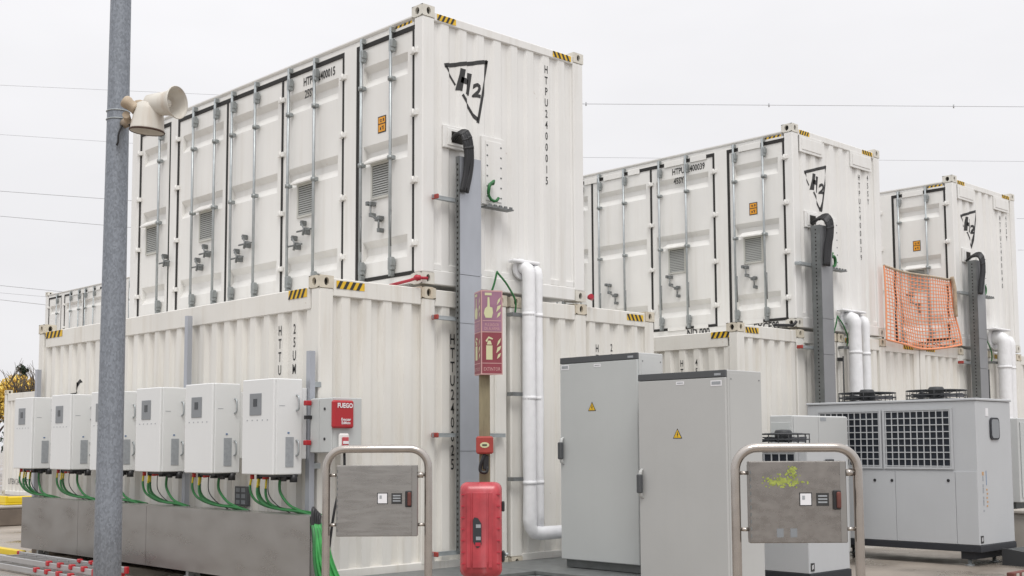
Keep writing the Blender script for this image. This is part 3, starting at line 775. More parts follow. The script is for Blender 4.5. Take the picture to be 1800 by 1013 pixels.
def make_inverter(y, label):
    X = -1.80; t = thing('inverter', label, 'inverter', (X, y, 1.1), 0, 'white inverter boxes in a row along the container')
    w_ = .53; zb, zt = 1.10, 1.97
    mb = MB(); mb.box(X+.03, X+.31, y, y+w_, zb, zt, bev=.008); mb.build('housing', 'inverter_white', t)
    mb = MB(); mb.box(X, X+.03, y+.002, y+w_-.002, zb, zt, bev=.008); mb.build('front_cover', 'inverter_white', t)
    mb = MB(); mb.box(X+.312, X+.37, y+.02, y+w_-.02, zb+.14, zt-.08, bev=.004); mb.build('mounting_plate', 'inverter_white', t)
    mb = MB(); mb.box(X-.006, X-.0005, y+.20, y+.395, zb+.54, zb+.74, bev=.002)
    d = mb.build('display', 'display_grey', t)
    mb = MB(); mb.box(X-.0085, X-.0065, y+.265, y+.33, zb+.62, zb+.69); mb.build('screen', 'screen_dark', d)
    mb = MB()
    for k in range(5): mb.box(X-.003, X-.0005, y+.09+k*.085, y+.105+k*.085, zb+.49, zb+.50)
    mb.box(X+.06, X+.12, y-.002, y-.0005, zb+.62, zb+.625)
    mb.build('marking', 'label_grey', t)
    for z in (.58, .17):
        mb = MB(); hx = X+.245
        mb.tube(spline([(hx, y-.001, zb+z+.14), (hx, y-.035, zb+z+.125), (hx, y-.04, zb+z+.07), (hx, y-.035, zb+z+.015), (hx, y-.001, zb+z)], 3), .009, 6)
        mb.build('carry_handle', 'zinc', t)
    mb = MB(); mb.box(X+.13, X+.215, y-.005, y-.0005, zb+.07, zb+.34)
    mb.build('rating_label', 'label_grey', t)
    mb = MB(); mb.box(X+.15, X+.17, y-.004, y-.0005, zb+.37, zb+.385); mb.build('logo', 'logo_blue', t)
    mb = MB()
    for k, yy in enumerate((.47, .36, .26)):
        for j in range(2):
            cx = X+.08+j*.09; mb.cut().tube([(cx, y+yy, zb-.045), (cx, y+yy, zb)], .02, 8, 1 if (k+j) % 2 == 0 else 0)
    for j in range(4): mb.cut().tube([(X+.10+j*.055, y+.14-.01*j, zb-.05), (X+.10+j*.055, y+.14-.01*j, zb)], .028, 8, 0)
    mb.cut().box(X+.05, X+.28, y+.02, y+.30, zb-.022, zb-.001, 0)
    mb.cut().tube([(X+.24, y+.03, zb-.07), (X+.24, y+.03, zb)], .036, 10, 0); mb.cut().tube([(X+.15, y+.05, zb-.06), (X+.15, y+.05, zb)], .026, 10, 0)
    build_split(mb, 'cable_gland', ['black_plastic', 'cable_red'], t)
    rs = random.Random(int(y*10)+3)
    zt2 = .745
    q1 = rs.uniform(-.10, .06); q2 = rs.uniform(-.03, .03)
    for k in range(rs.choice((3, 4))):
        yy = y+.47-.06*k; cx = X+.07+.05*(k % 2)
        P = spline([(cx, yy, zb-.04), (cx-.01, yy-.01+rs.uniform(-.01, .01), zb-.15-.015*k), (cx+.02, yy-.07+q2, zb-.25-.01*k+q2*.6), (cx+.07, yy-.22+q1*.5, zb-.305-.004*k), (cx+.10, yy-.44+q1, zb-.318-.003*k), (cx+.13, yy-.62+q1+rs.uniform(-.04, .04), zb-.352)], 5)
        mb = MB(); mb.tube(P[:4], .010, 6, 1); mb.tube(P[3:], .012, 6, 0); mb.build('cable', ['cable_green', 'cable_yellow' if k % 2 else 'cable_yellow'], t)
    P = spline([(X+.16, y+.13, zb-.04), (X+.16, y+.12+q2, zb-.16), (X+.17, y+.03+q1*.6, zb-.27), (X+.18, y-.10+q1, zb-.315), (X+.2, y-.22+q1, zb-.35)], 5)
    mb = MB(); mb.tube(P, .013, 6, 0); mb.build('cable', 'cable_green', t)
    P = spline([(X+.12, y+.26, zb-.04), (X+.12, y+.25, zb-.18), (X+.15, y+.15, zb-.28), (X+.2, y+.0, zb-.35)], 5)
    mb = MB(); mb.tube(P, .005, 5, 0); mb.build('cable', 'black_plastic', t)
    return t
for y, lb in INV: make_inverter(y, lb)

t = thing('cable_trough', 'long stainless cable trough running below the row of white boxes', 'cable trough', (-1.8, 2.5, 0))
ys = [-.57, 2.38, 4.0, 5.58]
for i in range(3):
    a, b = ys[i]+.003, ys[i+1]-.003
    mb = MB(); zt, zb = .755-.0*i, .145
    mb.box(-1.80, -1.796, a, b, zb, zt-.004); mb.box(-1.80, -1.60, a, b, zt-.004, zt, bev=0); mb.box(-1.795, -1.60, a, b, zb, zb+.004); mb.box(-1.604, -1.60, a, b, zb+.005, zt-.006)
    mb.build('trough_cover', 'stainless', t)
mb = MB(); mb.box(-1.79, -1.61, -.567, -.560, .15, .748); mb.build('end_cap', 'stainless', t)
for y in (-.3, 1.6, 3.6, 5.2):
    mb = MB(); mb.box(-1.74, -1.68, y, y+.05, 0, .144); mb.box(-1.66, -1.61, y, y+.05, 0, .144); mb.box(-1.74, -1.61, y+.051, y+.09, .05, .09); mb.build('support_foot', 'zinc', t)

# bundle of green cables dropping from the trough's near end
t = thing('cable_bundle', 'bundle of bright green cables with black sleeve falling from the near end of the trough', 'cables', (-1.6, -.65, 0))
for k in range(11):
    dx = -.14+.028*k; j = random.uniform(-.02, .02)
    P = spline([(-1.72+dx*.3, -.54, .66+j), (-1.77+dx*.3, -.62, .70+j), (-1.79+dx*.4, -.70, .60), (-1.78+dx*.6, -.74-.02*(k % 3), .38+j), (-1.73+dx*.8, -.80-.03*(k % 3), .14), (-1.66+dx, -.84, .02)], 5)
    mb = MB(); mb.tube(P, .016, 6); mb.build('cable', 'cable_bright_green' if k % 3 else 'cable_green', t)
for k in range(4):
    dx = -.03+.02*k
    mb = MB(); mb.tube(spline([(-1.74+dx, -.57, .80-.01*k), (-1.77+dx, -.62, .82-.02*k), (-1.79+dx, -.64, .70), (-1.79+dx, -.67, .52), (-1.77+dx, -.70, .42)], 4), .018, 6); mb.build('sleeve', 'cable_black', t)

# small dark socket plate on container side
mb = MB(); mb.box(-1.345, -1.305, 1.19, 1.42, .77, .96, bev=.004)
for k in range(3):
    for j in range(2): mb.box(-1.348, -1.345, 1.22+.10*j, 1.29+.10*j, .785+.06*k, .825+.06*k, 1)
tag(mb.build('label_plate', ['dark_trim', 'display_grey']), 'small black plate low on the cream container wall between two white boxes', 'plate')

# ------------------------------------------------------------------ fire alarm box FUEGO
t = thing('alarm_cabinet', 'grey alarm cabinet at the container corner carrying a red FUEGO beacon', 'alarm box', (-1.45, -.2, 1.3))
mb = MB(); mb.box(-1.445, -1.13, -.40, -.06, 1.295, 1.79, bev=.006); mb.build('housing', 'enclosure', t)
mb = MB(); mb.box(-1.46, -1.446, -.398, -.20, 1.30, 1.785, bev=.004); mb.box(-1.46, -1.446, -.194, -.062, 1.30, 1.785, bev=.004)
d = mb.build('door', 'enclosure', t)
for z in (1.69, 1.42):
    mb = MB(); mb.tube([(-1.466, -.29, z), (-1.46, -.29, z)], .013, 10); mb.build('lock', 'black_plastic', d)
mb = MB(); mb.box(-1.478, -1.25, -.45, -.401, 1.515, 1.765, bev=.015)
sir = mb.build('beacon', 'red_plastic', t)
flat('lettering', text_mesh('FUEGO', .058, .9, bold=.002), (-1.355, -.4505, 1.745), (1, 0, 0), (0, 0, 1), 'white_sticker', sir)
flat('lettering', text_mesh('Evacuar\nEdificio', .034, 1, bold=.001, line=.9), (-1.345, -.4505, 1.61), (1, 0, 0), (0, 0, 1), 'white_sticker', sir)
mb = MB(); mb.box(-1.40, -1.29, -.44, -.401, 1.30, 1.47, bev=.015); mb.box(-1.38, -1.31, -.452, -.441, 1.345, 1.435, 1, .004); mb.box(-1.375, -1.315, -.455, -.452, 1.375, 1.40, 2)
mb.box(-1.37, -1.32, -.453, -.441, 1.31, 1.335, 1)
mb.build('call_point', ['white_paint', 'red_faded_highlit', 'white_sticker'], t)
mb = MB(); mb.tube(spline([(-1.25, -.3, 1.295), (-1.27, -.32, 1.1), (-1.35, -.3, .8), (-1.4, -.28, .4)], 5), .012, 6); mb.build('cable', 'cable_black', t)
for z in (1.74, 1.38):
    mb = MB(); mb.box(-1.53, -1.47, -.10, -.05, z-.015, z+.03, bev=.006); tag(mb.build('end_cap', 'red_plastic'), 'red end cap on the %s bracket between white box and alarm cabinet' % ('upper' if z > 1.5 else 'lower'), 'cap', 'red end caps left of the alarm cabinet')
mb = MB(); mb.box(-1.53, -1.46, -.09, -.062, 1.60, 1.635); tag(mb.build('bracket_stub', 'black_plastic'), 'small black bracket stub midway beside the alarm cabinet', 'bracket')

# ------------------------------------------------------------------ vertical ducts on the end walls
def duct(x0, x1, zt, label, struts, zb=.30, yf=-.262, yb=-.11, mt='duct_steel'):
    t = thing('cable_duct', label, 'cable duct', ((x0+x1)/2, -.2, zb), 0, 'upright grey cable ducts on the end walls')
    cuts = [zb, 1.30, 2.60, 3.10, zt]
    for a, b in zip(cuts, cuts[1:]):
        if b-a < .2: continue
        mb = MB(); mb.box(x0+.008, x1, yf, yf+.004, a+.002, b-.002); mb.box(x1-.004, x1, yf+.005, yb-.012, a+.002, b-.002)
        mb.box(x0+.006, x1+.003, yf-.003, yf-.0005, a+.002, a+.03); mb.build('duct_cover', mt, t)
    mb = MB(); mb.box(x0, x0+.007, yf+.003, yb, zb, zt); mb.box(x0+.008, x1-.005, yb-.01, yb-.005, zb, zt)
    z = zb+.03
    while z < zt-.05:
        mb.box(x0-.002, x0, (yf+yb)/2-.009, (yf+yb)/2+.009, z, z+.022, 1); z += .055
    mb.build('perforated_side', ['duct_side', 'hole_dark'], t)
    for z, xe in struts:
        mb = MB(); mb.box(x0-.26, xe, max(-.105, yb+.002), -.064, z-.02, z+.02) if yb < -.08 else mb.box(x0-.31, xe, -.062, -.058, z-.02, z+.02); mb.box(x0-.26, xe, -.064, -.02, z-.02, z-.014); mb.box(x0-.26, xe, -.064, -.02, z+.014, z+.02)
        s = mb.build('mounting_rail', 'zinc', t)
        mb = MB(); mb.box(x0-.285, x0-.2605, -.112, -.015, z-.024, z+.024, bev=.006); mb.build('end_cap', 'red_box' if x0 < 1 or z < 3 else 'zinc', s)
    return t
def hoses(x, zw, ze, n, label, yo=-.31, dxh=0):
    t = thing('cable_hose', label, 'hose', (x, -.2, zw), 0, 'black hoses looping from the walls into the ducts')
    for k in range(n+2):
        o = .034*k; j_ = random.uniform(-.015, .015); x_ = x; xa, xb, xc = x+dxh*.35, x+dxh*.75, x+dxh; P = spline([(x+o*.2, .0, zw-.06+j_), (xa+.0+o*.35, yo*.45, zw-.02+o*.2), (xb+.02+o*.5, yo*.85, zw-.03+o*.35), (xc+.045+o*.6+j_, yo*1.05, zw-.12+o*.3), (xc+.055+o*.6, yo*1.05, zw-.26), (xc+.035+o*.6-j_, yo, zw-.42), (xc+.0+o*.55, yo*.97, ze+.03*(k % 2))], 6)
        mb = MB(); mb.tube(P, .022, 8)
        for q in (8, 12, 16, 20): mb.tube([P[q], P[q+1]], .0245, 8, 1)
        mb.build('hose', ['cable_black', 'black_plastic'], t)
d1 = duct(.300, .60, 4.33, 'nearest grey cable duct, full height, behind the red sign column', [(3.874, .55), (2.646, .55), (1.461, 1.0), (.285, .62)], yf=-.125, yb=-.066)
d2 = duct(6.90, 7.20, 4.42, 'grey cable duct on the middle stack, behind the chillers', [(3.87, 7.5), (2.70, 7.45)], mt='duct_grey')
d3 = duct(11.70, 12.0, 4.42, 'farthest grey cable duct, right of the orange net', [(3.87, 12.3), (2.70, 12.2)], mt='duct_grey')
hoses(.30, 4.58, 3.95, 3, 'black hoses entering the nearest duct under the big H2 triangle', -.16)
hoses(7.07, 4.54, 3.84, 5, 'black hoses entering the middle stack duct', dxh=-.14)
hoses(11.88, 4.52, 3.84, 4, 'black hoses entering the farthest duct right of the net', dxh=-.18)

# ------------------------------------------------------------------ insulated pipes
def pipes(x, zt, label, r=.082, dx=.24, zb=.42, run=1.5, second=True, yoff=-.2):
    t = thing('insulated_pipe', label, 'pipe', (x, yoff, zb), 0, 'white insulated pipes down the end walls')
    def pipe(xx, rr, yo, zbot, rn):
        P = [(xx-.0, .0, zt+.02), (xx, yo*.55, zt+.01), (xx, yo*.9, zt-.015), (xx, yo, zt-.06), (xx+.004, yo, zt-.12)]
        z = zt-.35
        while z > zbot+.35: P.append((xx+random.uniform(-.004, .004), yo, z)); z -= .28
        P.append((xx, yo, zbot+.16))
        if rn: P += [(xx+.01, yo, zbot+.07), (xx+.06, yo, zbot+.015), (xx+.16, yo, zbot), (xx+.7, yo, zbot), (xx+rn, yo, zbot)]
        else: P.append((xx, yo, zbot))
        rs = [rr*random.uniform(.93, 1.06) for _ in P]
        mb = MB(); mb.tube(P, rs, 14); mb.build('pipe', 'white_pipe', t)
        mb = MB(); mb.tube([(xx, -.03, zt), (xx, .0, zt)], rr*1.6, 14); mb.build('flange', 'white_pipe', t)
        z = zt-.5
        while z > zbot+.4:
            mb = MB(); mb.tube([(xx, yo, z-.02), (xx, yo, z+.02)], rr*1.04, 14); mb.build('tape_band', 'white_pipe', t); z -= .9
    pipe(x, r, yoff, zb, run)
    if second: pipe(x+dx, r*.72, yoff*.75, zb+.05, 0)
    mb = MB()
    for z in (2.75, 1.9, 1.0):
        mb.cut().box(x-.2, x+.06, -.09, -.06, z-.02, z+.02); mb.box(x-.2, x-.17, -.06, -.0, z-.02, z+.02)
    build_split(mb, 'pipe_bracket', 'zinc_dark', t)
    return t
p1 = pipes(1.285, 3.26, 'pair of white insulated pipes nearest the camera, bending right at the foot', r=.072, yoff=-.13, dx=.175)
mb = MB(); mb.box(1.10, 1.50, -.10, .0, 3.315, 3.35, bev=.01); mb.build('rain_cover', 'white_pipe', p1)
p2 = pipes(7.93, 3.18, 'pair of white insulated pipes on the middle stack above the chiller', r=.095, dx=.36, yoff=-.16, zb=1.2, run=0)
mb = MB(); mb.box(7.7, 8.35, -.12, .0, 3.28, 3.31, bev=.01); mb.build('rain_cover', 'white_pipe', p2)
p3 = pipes(12.78, 3.17, 'thick white insulated pipes at the right edge beside the farthest duct', r=.115, dx=.36, zb=1.2, run=1.2)
mb = MB(); mb.box(12.5, 13.1, -.2, .0, 3.31, 3.34, bev=.01); mb.build('rain_cover', 'white_pipe', p3)

# grounding wires and green coils
for x, z, lb in ((.885, 3.18, 'green grounding wire looped above the purple sign'), (7.63, 3.19, 'dark green grounding wire beside the middle stack pipes'), (12.35, 3.16, 'dark green grounding wire beside the farthest duct')):
    mb = MB(); mb.tube(spline([(x-.075, -.03, z-.26), (x-.03, -.05, z-.12), (x, -.06, z), (x+.02, -.06, z-.01), (x+.14, -.07, z-.12), (x+.28, -.05, z-.28), (x+.30, -.02, z-.42)], 5), .011, 6)
    tag(mb.build('grounding_wire', 'cable_green'), lb, 'wire', 'green grounding wires on the end walls')
for x, z, lb in ((.84, 4.03, 'green cable coil on the service panel of the largest container'), (7.50, 3.98, 'green cable coil on the middle container end wall'), (12.33, 3.98, 'green cable coil on the far right container end wall')):
    mb = MB(); P = []
    for k in range(30):
        a = k*.52; P.append((x+.085*math.cos(a)*(1-.01*k)-.0, -.05-.002*k, z+.10*math.sin(a)*(1-.008*k)))
    mb.tube([(x-.15, -.14, z-.05), (x-.13, -.14, z+.06), (x-.05, -.12, z+.11)]+P[3:12 if x < 1 else 30], .016, 6)
    tag(mb.build('cable_coil', 'cable_coilgreen' if 'cable_coilgreen' in MATS else 'cable_green'), lb, 'cable', 'green cable coils on the end walls')
# slim conduit rods rising above the chillers
for x, lb in ((7.72, 'thin dark conduit between the middle duct and its pipes'), (12.42, 'thin dark conduit right of the farthest duct')):
    mb = MB(); mb.tube([(x, -.08, 1.4), (x, -.08, 2.62)], .012, 6); mb.box(x-.05, x+.05, -.06, -.01, 2.55, 2.6); tag(mb.build('conduit', 'cable_black'), lb, 'conduit', 'thin conduits on the end walls')

# red and black locking bars in the bottom castings
def lockbar(pts, r, head, mt, label):
    t = thing('lock_bar', label, 'bar', pts[-1], 0, 'twist lock bars in the corner castings')
    mb = MB(); mb.tube(pts, r, 8); mb.build('lever', mt, t)
    if head:
        mb = MB(); p = Vector(pts[-2]); mb.lathe([(0.0, -.03), (.03, -.025), (.045, 0), (.03, .025), (0, .03)], 10, 0, Matrix.Translation(p)); mb.build('knob', mt, t)
    return t
lockbar([(-.22, .36, 2.985), (-.17, .10, 3.015), (-.165, -.02, 3.03), (-.05, -.035, 3.035)], .016, True, 'red_bar', 'red locking bar lying at the foot of the largest upper container')
mb = MB(); mb.box(-.155, -.05, -.055, -.02, 3.01, 3.055, bev=.01); mb.build('handle_grip', 'red_bar', None) if False else None
lockbar([(2.36, -.06, 3.05), (2.42, .02, 3.05), (2.5, .06, 3.05)], .03, False, 'red_bar', 'short red lock stub at the right foot of the largest upper container')
lockbar([(6.53, .28, 3.02), (6.60, .02, 3.0), (6.63, -.02, 3.06)], .022, False, 'cable_black', 'black lock lever at the foot of the middle upper container')

# ------------------------------------------------------------------ orange net
t = thing('safety_net', 'torn looking orange plastic safety net hung between the middle and far right upper containers', 'net', (10.2, -.08, 3.0))
NX, NZ = 25, 21
def npt(u, v):
    x = 8.93+(11.18-8.93+.16*(1-v)**1.2+.14*max(0, .8-v))*u
    zt = 4.06-.00*u-.03*math.sin(u*3.1); zb = 2.93-.10*math.sin(u*math.pi)-.0*u+.06*u
    z = zb+(zt-zb)*v
    y = -.075-.03*math.sin(u*9+v*2)-.04*(1-v)*math.sin(u*5+1)
    x += .02*math.sin(v*9)*u
    return (x, y, z)
mb = MB()
for i in range(NX+1):
    u = i/NX; P = [npt(u, j/16) for j in range(17)]; mb.tube(P, .0075 if 0 < i < NX else .016, 4, 0, False)
for j in range(NZ+1):
    v = j/NZ; P = [npt(i/22, v) for i in range(23)]; mb.tube(P, .0075 if 0 < j < NZ else .016, 4, 0, False)
nn = mb.build('mesh_netting', 'net_orange', t); nn['kind'] = 'stuff'
mb = MB(); mb.tube([npt(i/10, 1.0) for i in range(11)], .020, 6); mb.build('top_rope', 'horn_brown', t)
mb = MB(); mb.tube(spline([(11.16, -.09, 4.10), (11.22, -.10, 3.9), (11.25, -.09, 3.6), (11.28, -.08, 3.45)], 4), .035, 6); mb.build('rope_tail', 'horn_brown', t)

# ------------------------------------------------------------------ electrical cabinets
def elcab(x0, y0, x1, y1, z0, z1, hz, mats, label, sgn, tagside, wz, wy):
    t = thing('electrical_cabinet', label, 'cabinet', ((x0+x1)/2, (y0+y1)/2, z0), 0, 'tall grey electrical cabinets')
    mb = MB(); mb.box(x0+.03, x1, y0, y1, z0+.08, z1, bev=.006); mb.build('body', mats[1], t)
    mb = MB(); mb.box(x0+.055, x1-.02, y0-.0025, y0-.0003, z0+.11, z1-.03, bev=.001); sp_ = mb.build('side_panel', mats[1], t)
    mb = MB()
    for zz in (z0+.16, (z0+z1)/2, z1-.08):
        for xx in (x0+.075, x1-.04): mb.cut().tube([(xx, y0-.0055, zz), (xx, y0-.0026, zz)], .007, 8)
    build_split(mb, 'screw', 'zinc_dark', sp_)
    mb = MB(); mb.box(x0+.06, x1-.02, y0+.02, y1-.02, z0, z0+.078); mb.build('plinth', 'duct_side', t)
    mb = MB(); mb.box(x0, x0+.028, y0+.003, y1-.003, z0+.08, z1-.065, bev=.007); d = mb.build('door', mats[0], t)
    mb = MB(); mb.box(x0, x0+.028, y0+.003, y1-.003, z1-.062, z1-.001, bev=.004); tr = mb.build('top_trim', 'dark_trim', t)
    mb = MB(); mb.box(x0-.0025, x0-.0003, y0+.05, y0+.12, z1-.048, z1-.028); mb.build('logo', 'label_grey', tr)
    mb = MB(); yy = y1-.045
    mb.tube(spline([(x0-.002, yy, hz+.13), (x0-.03, yy, hz+.10), (x0-.042, yy, hz), (x0-.03, yy, hz-.10), (x0-.002, yy, hz-.13)], 4), [.012]*3+[.018]*11+[.012]*3, 8, 0)
    mb.box(x0-.066, x0-.018, yy-.024, yy+.024, hz-.085, hz+.085, 1, .008)
    mb.build('handle', [mats[1], 'dark_trim'], d)
    # triangular warning sign
    def tri(r, off):
        return [(x0-off, wy-r*.577*1.5*math.cos(a), wz+r*.577*1.5*math.sin(a)) for a in (R(90), R(210), R(330))]
    mb = MB(); mb.add(tri(.070, .002), [[0, 1, 2]], 1); mb.add(tri(.056, .003), [[0, 1, 2]], 0)
    b = [(.0, .032), (.010, .006), (.003, .006), (.007, -.02), (-.008, .010), (-.001, .010), (-.004, .032)]
    mb.add([(x0-.004, wy-p[0], wz+p[1]-.002) for p in b], [[0, 1, 2, 3, 4, 5, 6]], 1)
    mb.build('warning_sign', ['yellow_tape', 'black_paint'], d, recalc=False)
    def stick(a, b, c, dd, txt=None):
        mb = MB(); mb.box(x0-.0022, x0-.0004, a, b, c, dd); s = mb.build('sticker', 'white_sticker', d)
        if txt: flat('lettering', text_mesh(txt, .022, 1), (x0-.0022, (a+b)/2, dd-.006), (0, -1, 0), (0, 0, 1), 'black_paint', s, lift=.001) if False else None
        mb = MB(); mb.box(x0-.0032, x0-.0024, a+.012, b-.012, c+.012, dd-.010); mb.build('marking', 'label_grey', s)
    ym = y0+(y1-y0)*.50
    stick(ym-.045, ym+.045, z1-.115, z1-.085)
    if tagside > 0: stick(y1-.13, y1-.02, z1-.125, z1-.075)
    else: stick(y0+.04, y0+.16, z1-.14, z1-.09)
    return t
elcab(1.028, -1.857, 1.413, -.831, .145, 2.235, 1.30, ('enclosure', 'enclosure_side'), 'taller left grey cabinet standing on the walkway beside the white pipe foot', 1, 1, 1.72, -1.27)
elcab(.823, -3.026, 1.36, -2.03, .0, 2.005, 1.00, ('enclosure_warm', 'enclosure_warm'), 'nearer right grey cabinet in front, beside the second stainless console', 1, -1, 1.44, -2.49)

# ------------------------------------------------------------------ chillers
def fan(root, cx, cy, z, r=.34):
    mb = MB()
    for rr, zz in ((r, .115), (r, .01), (r*.72, .12), (r*.5, .122), (r*.3, .125), (r, .06)):
        mb.tube([(cx+rr*math.cos(2*math.pi*k/24), cy+rr*math.sin(2*math.pi*k/24), z+zz) for k in range(25)], .006, 4, 0, False)
    for k in range(16):
        a = 2*math.pi*k/16; mb.tube([(cx+r*math.cos(a), cy+r*math.sin(a), z+.005), (cx+r*math.cos(a), cy+r*math.sin(a), z+.115), (cx+.1*math.cos(a), cy+.1*math.sin(a), z+.125)], .006, 4)
    g = mb.build('fan_guard', 'fan_black', root)
    mb = MB(); mb.lathe([(0, .165), (.075, .16), (.09, .14), (.09, .03), (0, .03)], 14, 0, Matrix.Translation((cx, cy, z))); mb.build('fan_motor', 'fan_black', g)
    mb = MB()
    for k in range(5):
        a = 2*math.pi*k/5
        def q(rr, aa, dz): return (cx+rr*math.cos(a+aa), cy+rr*math.sin(a+aa), z+.06+dz)
        mb.add([q(.08, 0, -.02), q(r*.92, -.1, -.03), q(r*.92, .5, .03), q(.08, .5, .02)], [[0, 1, 2, 3]])
    mb.build('fan_blade', 'base_black', g)
def chiller(x0, y0, x1, y1, zb, z1, grilles, fans, label, feet=True, seams=(), keys=(), win=None, logo=True):
    t = thing('chiller', label, 'chiller', ((x0+x1)/2, (y0+y1)/2, 0), 0, 'grey chiller units with roof fans')
    cb = zb+.075
    mb = MB(); mb.box(x0+.01, x1, y0+.01, y1, cb+.001, z1-.03, bev=.006); body = mb.build('body', 'chiller_grey', t)
    mb = MB(); mb.box(x0-.005, x1+.008, y0-.005, y1+.008, z1-.028, z1, bev=.006); mb.build('roof', 'chiller_grey', t)
    mb = MB(); mb.box(x0-.004, x1+.006, y0-.004, y1+.006, zb, cb, bev=.004)
    if feet: mb.box(x0+.06, x1-.12, y0+.10, y0+.26, zb-.085, zb-.001); mb.box(x0+.06, x1-.12, y1-.26, y1-.10, zb-.085, zb-.001)
    mb.build('base_frame', 'base_black', t)
    if feet:
        for fx in (x0+.10, x1-.18):
            for fy in (y0+.18, y1-.18):
                mb = MB(); mb.tube([(fx, fy, 0), (fx, fy, .012), (fx, fy, .013), (fx, fy, zb-.085)], [.05, .05, .022, .022], 10); mb.build('foot', 'zinc', t)
    # front panels between seams
    ss = [y0+.012]+list(seams)+[y1-.004]
    gz = [g[2] for g in grilles]; glo = min(gz)-.05 if grilles else z1
    for a, b in zip(ss, ss[1:]):
        mb = MB(); mb.box(x0-.0, x0+.009, a+.003, b-.003, cb+.006, glo-.006, bev=.002); mb.build('front_panel', 'chiller_grey', t)
    for (a, b, c, d, nc, nr) in grilles:
        mb = MB(); mb.box(x0+.004, x0+.0095, a, b, c, d); gb = mb.build('condenser_coil', 'coil_dark', t)
        mb = MB(); st = (b-a)/nc; sz = (d-c)/nr; bw = .0052
        for k in range(nc+1): yy = a+k*st; mb.box(x0-.006, x0+.003, yy-bw, yy+bw, c-.012, d+.012)
        for k in range(nr+1): zz = c+k*sz; mb.box(x0-.0055, x0+.002, a-.012, b+.012, zz-bw, zz+bw)
        mb.box(x0-.013, x0+.003, a-.035, a-.012, c-.035, d+.03); mb.box(x0-.013, x0+.003, b+.012, b+.035, c-.035, d+.03)
        mb.box(x0-.012, x0+.003, a-.012, b+.012, d+.012, d+.029); mb.box(x0-.012, x0+.003, a-.012, b+.012, c-.034, c-.012)
        mb.build('grille', 'chiller_grey', gb)
    for (ky, kz) in keys:
        mb = MB(); mb.tube([(x0-.006, ky, kz), (x0+.0, ky, kz)], .018, 10); mb.build('panel_lock', 'black_plastic', t)
    for cx, cy, r in fans: fan(t, cx, cy, z1, r)
    # side: recessed grip window, marks
    if win:
        wx, wz = win; pts = []
        hw, hh, rc = .115, .125, .05
        for (sx, sz_, a0) in ((1, 1, 0), (-1, 1, 90), (-1, -1, 180), (1, -1, 270)):
            for k in range(4):
                a = R(a0+30*k); pts.append((wx+sx*(hw-rc)+rc*math.cos(a), wz+sz_*(hh-rc)+rc*math.sin(a)))
        mb = MB(); mb.prism(pts, 'y', y0-.006, y0+.006, 0); g = mb.build('grip_recess', 'base_black', t)
        mb = MB(); mb.prism([(wx+(p[0]-wx)*.78, wz+(p[1]-wz)*.85) for p in pts], 'y', y0-.012, y0-.007); mb.build('cover', 'display_grey', g)
    if logo:
        mb = MB(); lx, lz = x0+.055, zb+.14
        mb.box(lx-.032, lx+.032, y0+.004, y0+.0095, lz-.04, lz+.04, 0); mb.box(lx-.016, lx-.008, y0+.002, y0+.0039, lz-.022, lz+.020, 1); mb.box(lx+.004, lx+.012, y0+.002, y0+.0039, lz-.018, lz+.024, 1)
        mb.build('logo', ['black_paint', 'white_sticker'], t)
    return t
GB = 'big grey chiller with two black roof fans and square-holed grilles at the right'
gr = [(-2.885, -2.10, 1.10, 1.725, 10, 8), (-2.01, -1.22, 1.10, 1.725, 10, 8)]
cb_ = chiller(5.22, -3.20, 6.11, -1.04, .157, 1.86, gr, [(5.66, -2.52, .34), (5.66, -1.62, .34)], GB, seams=(-2.93, -2.2), keys=((-1.94, .93), (-2.16, .93), (-2.85, .94)), win=(5.67, 1.52))
mb = MB(); mb.box(5.47, 5.535, -3.194, -3.190, 1.66, 1.75)
mb.build('sticker', 'white_sticker', cb_)
# vertical brand marks on its side, printed small
def vmarks(root, x, y, z):
    mb = MB()
    mb.box(x-.02, x+.02, y-.003, y, z+.0, z+.04, 0)
    mb.cut()
    for k, hgt in enumerate((.05, .03, .06, .03, .06, .02)): mb.box(x-.014, x+.014, y-.003, y, z-.06-.068*k, z-.06-.068*k+hgt, 2)
    mb.box(x+.075, x+.085, y-.003, y, z-.11, z+.05, 1)
    for k in range(5): mb.box(x+.07+.01*(k % 2), x+.10+.01*(k % 2), y-.003, y, z-.17-.045*k, z-.15-.045*k, 0)
    mb.build('logo', ['logo_orange', 'logo_blue', 'label_grey'], root)['kind'] = 'stuff'
vmarks(cb_, 5.35, -3.19, 1.0)
chiller(2.68, -2.647, 3.44, -1.5, .0, 1.345, [(-2.50, -1.68, .93, 1.26, 9, 4)], [(3.06, -2.12, .27)], 'small grey chiller behind the second stainless console', feet=False, seams=(-2.1,), win=None)
mb = MB(); mb.box(3.0, 3.16, -2.655, -2.648, 1.15, 1.20, bev=.01); tag(mb.build('pull_handle', 'base_black'), 'black pull handle on the side of the small chiller', 'handle')

# back cabinet between them
t = thing('electrical_cabinet', 'pale low cabinet between the small chiller and the big chiller', 'cabinet', (4.4, -1.6, 0), 0, 'tall grey electrical cabinets')
mb = MB(); mb.box(3.85, 5.0, -1.72, -1.42, .08, 1.68, bev=.01); mb.build('body', 'enclosure_side', t)
mb = MB(); mb.box(3.86, 4.36, -1.735, -1.722, .1, 1.67, bev=.004); mb.box(4.37, 4.99, -1.735, -1.722, .1, 1.67, bev=.004); mb.build('door', 'enclosure_side', t)
mb = MB(); mb.box(4.40, 4.52, -1.738, -1.7355, 1.62, 1.66); mb.build('sticker', 'label_grey', t)
mb = MB(); mb.box(3.835, 3.849, -1.70, -1.44, 1.0, 1.60, bev=.003); mb.build('side_cover', 'enclosure', t)
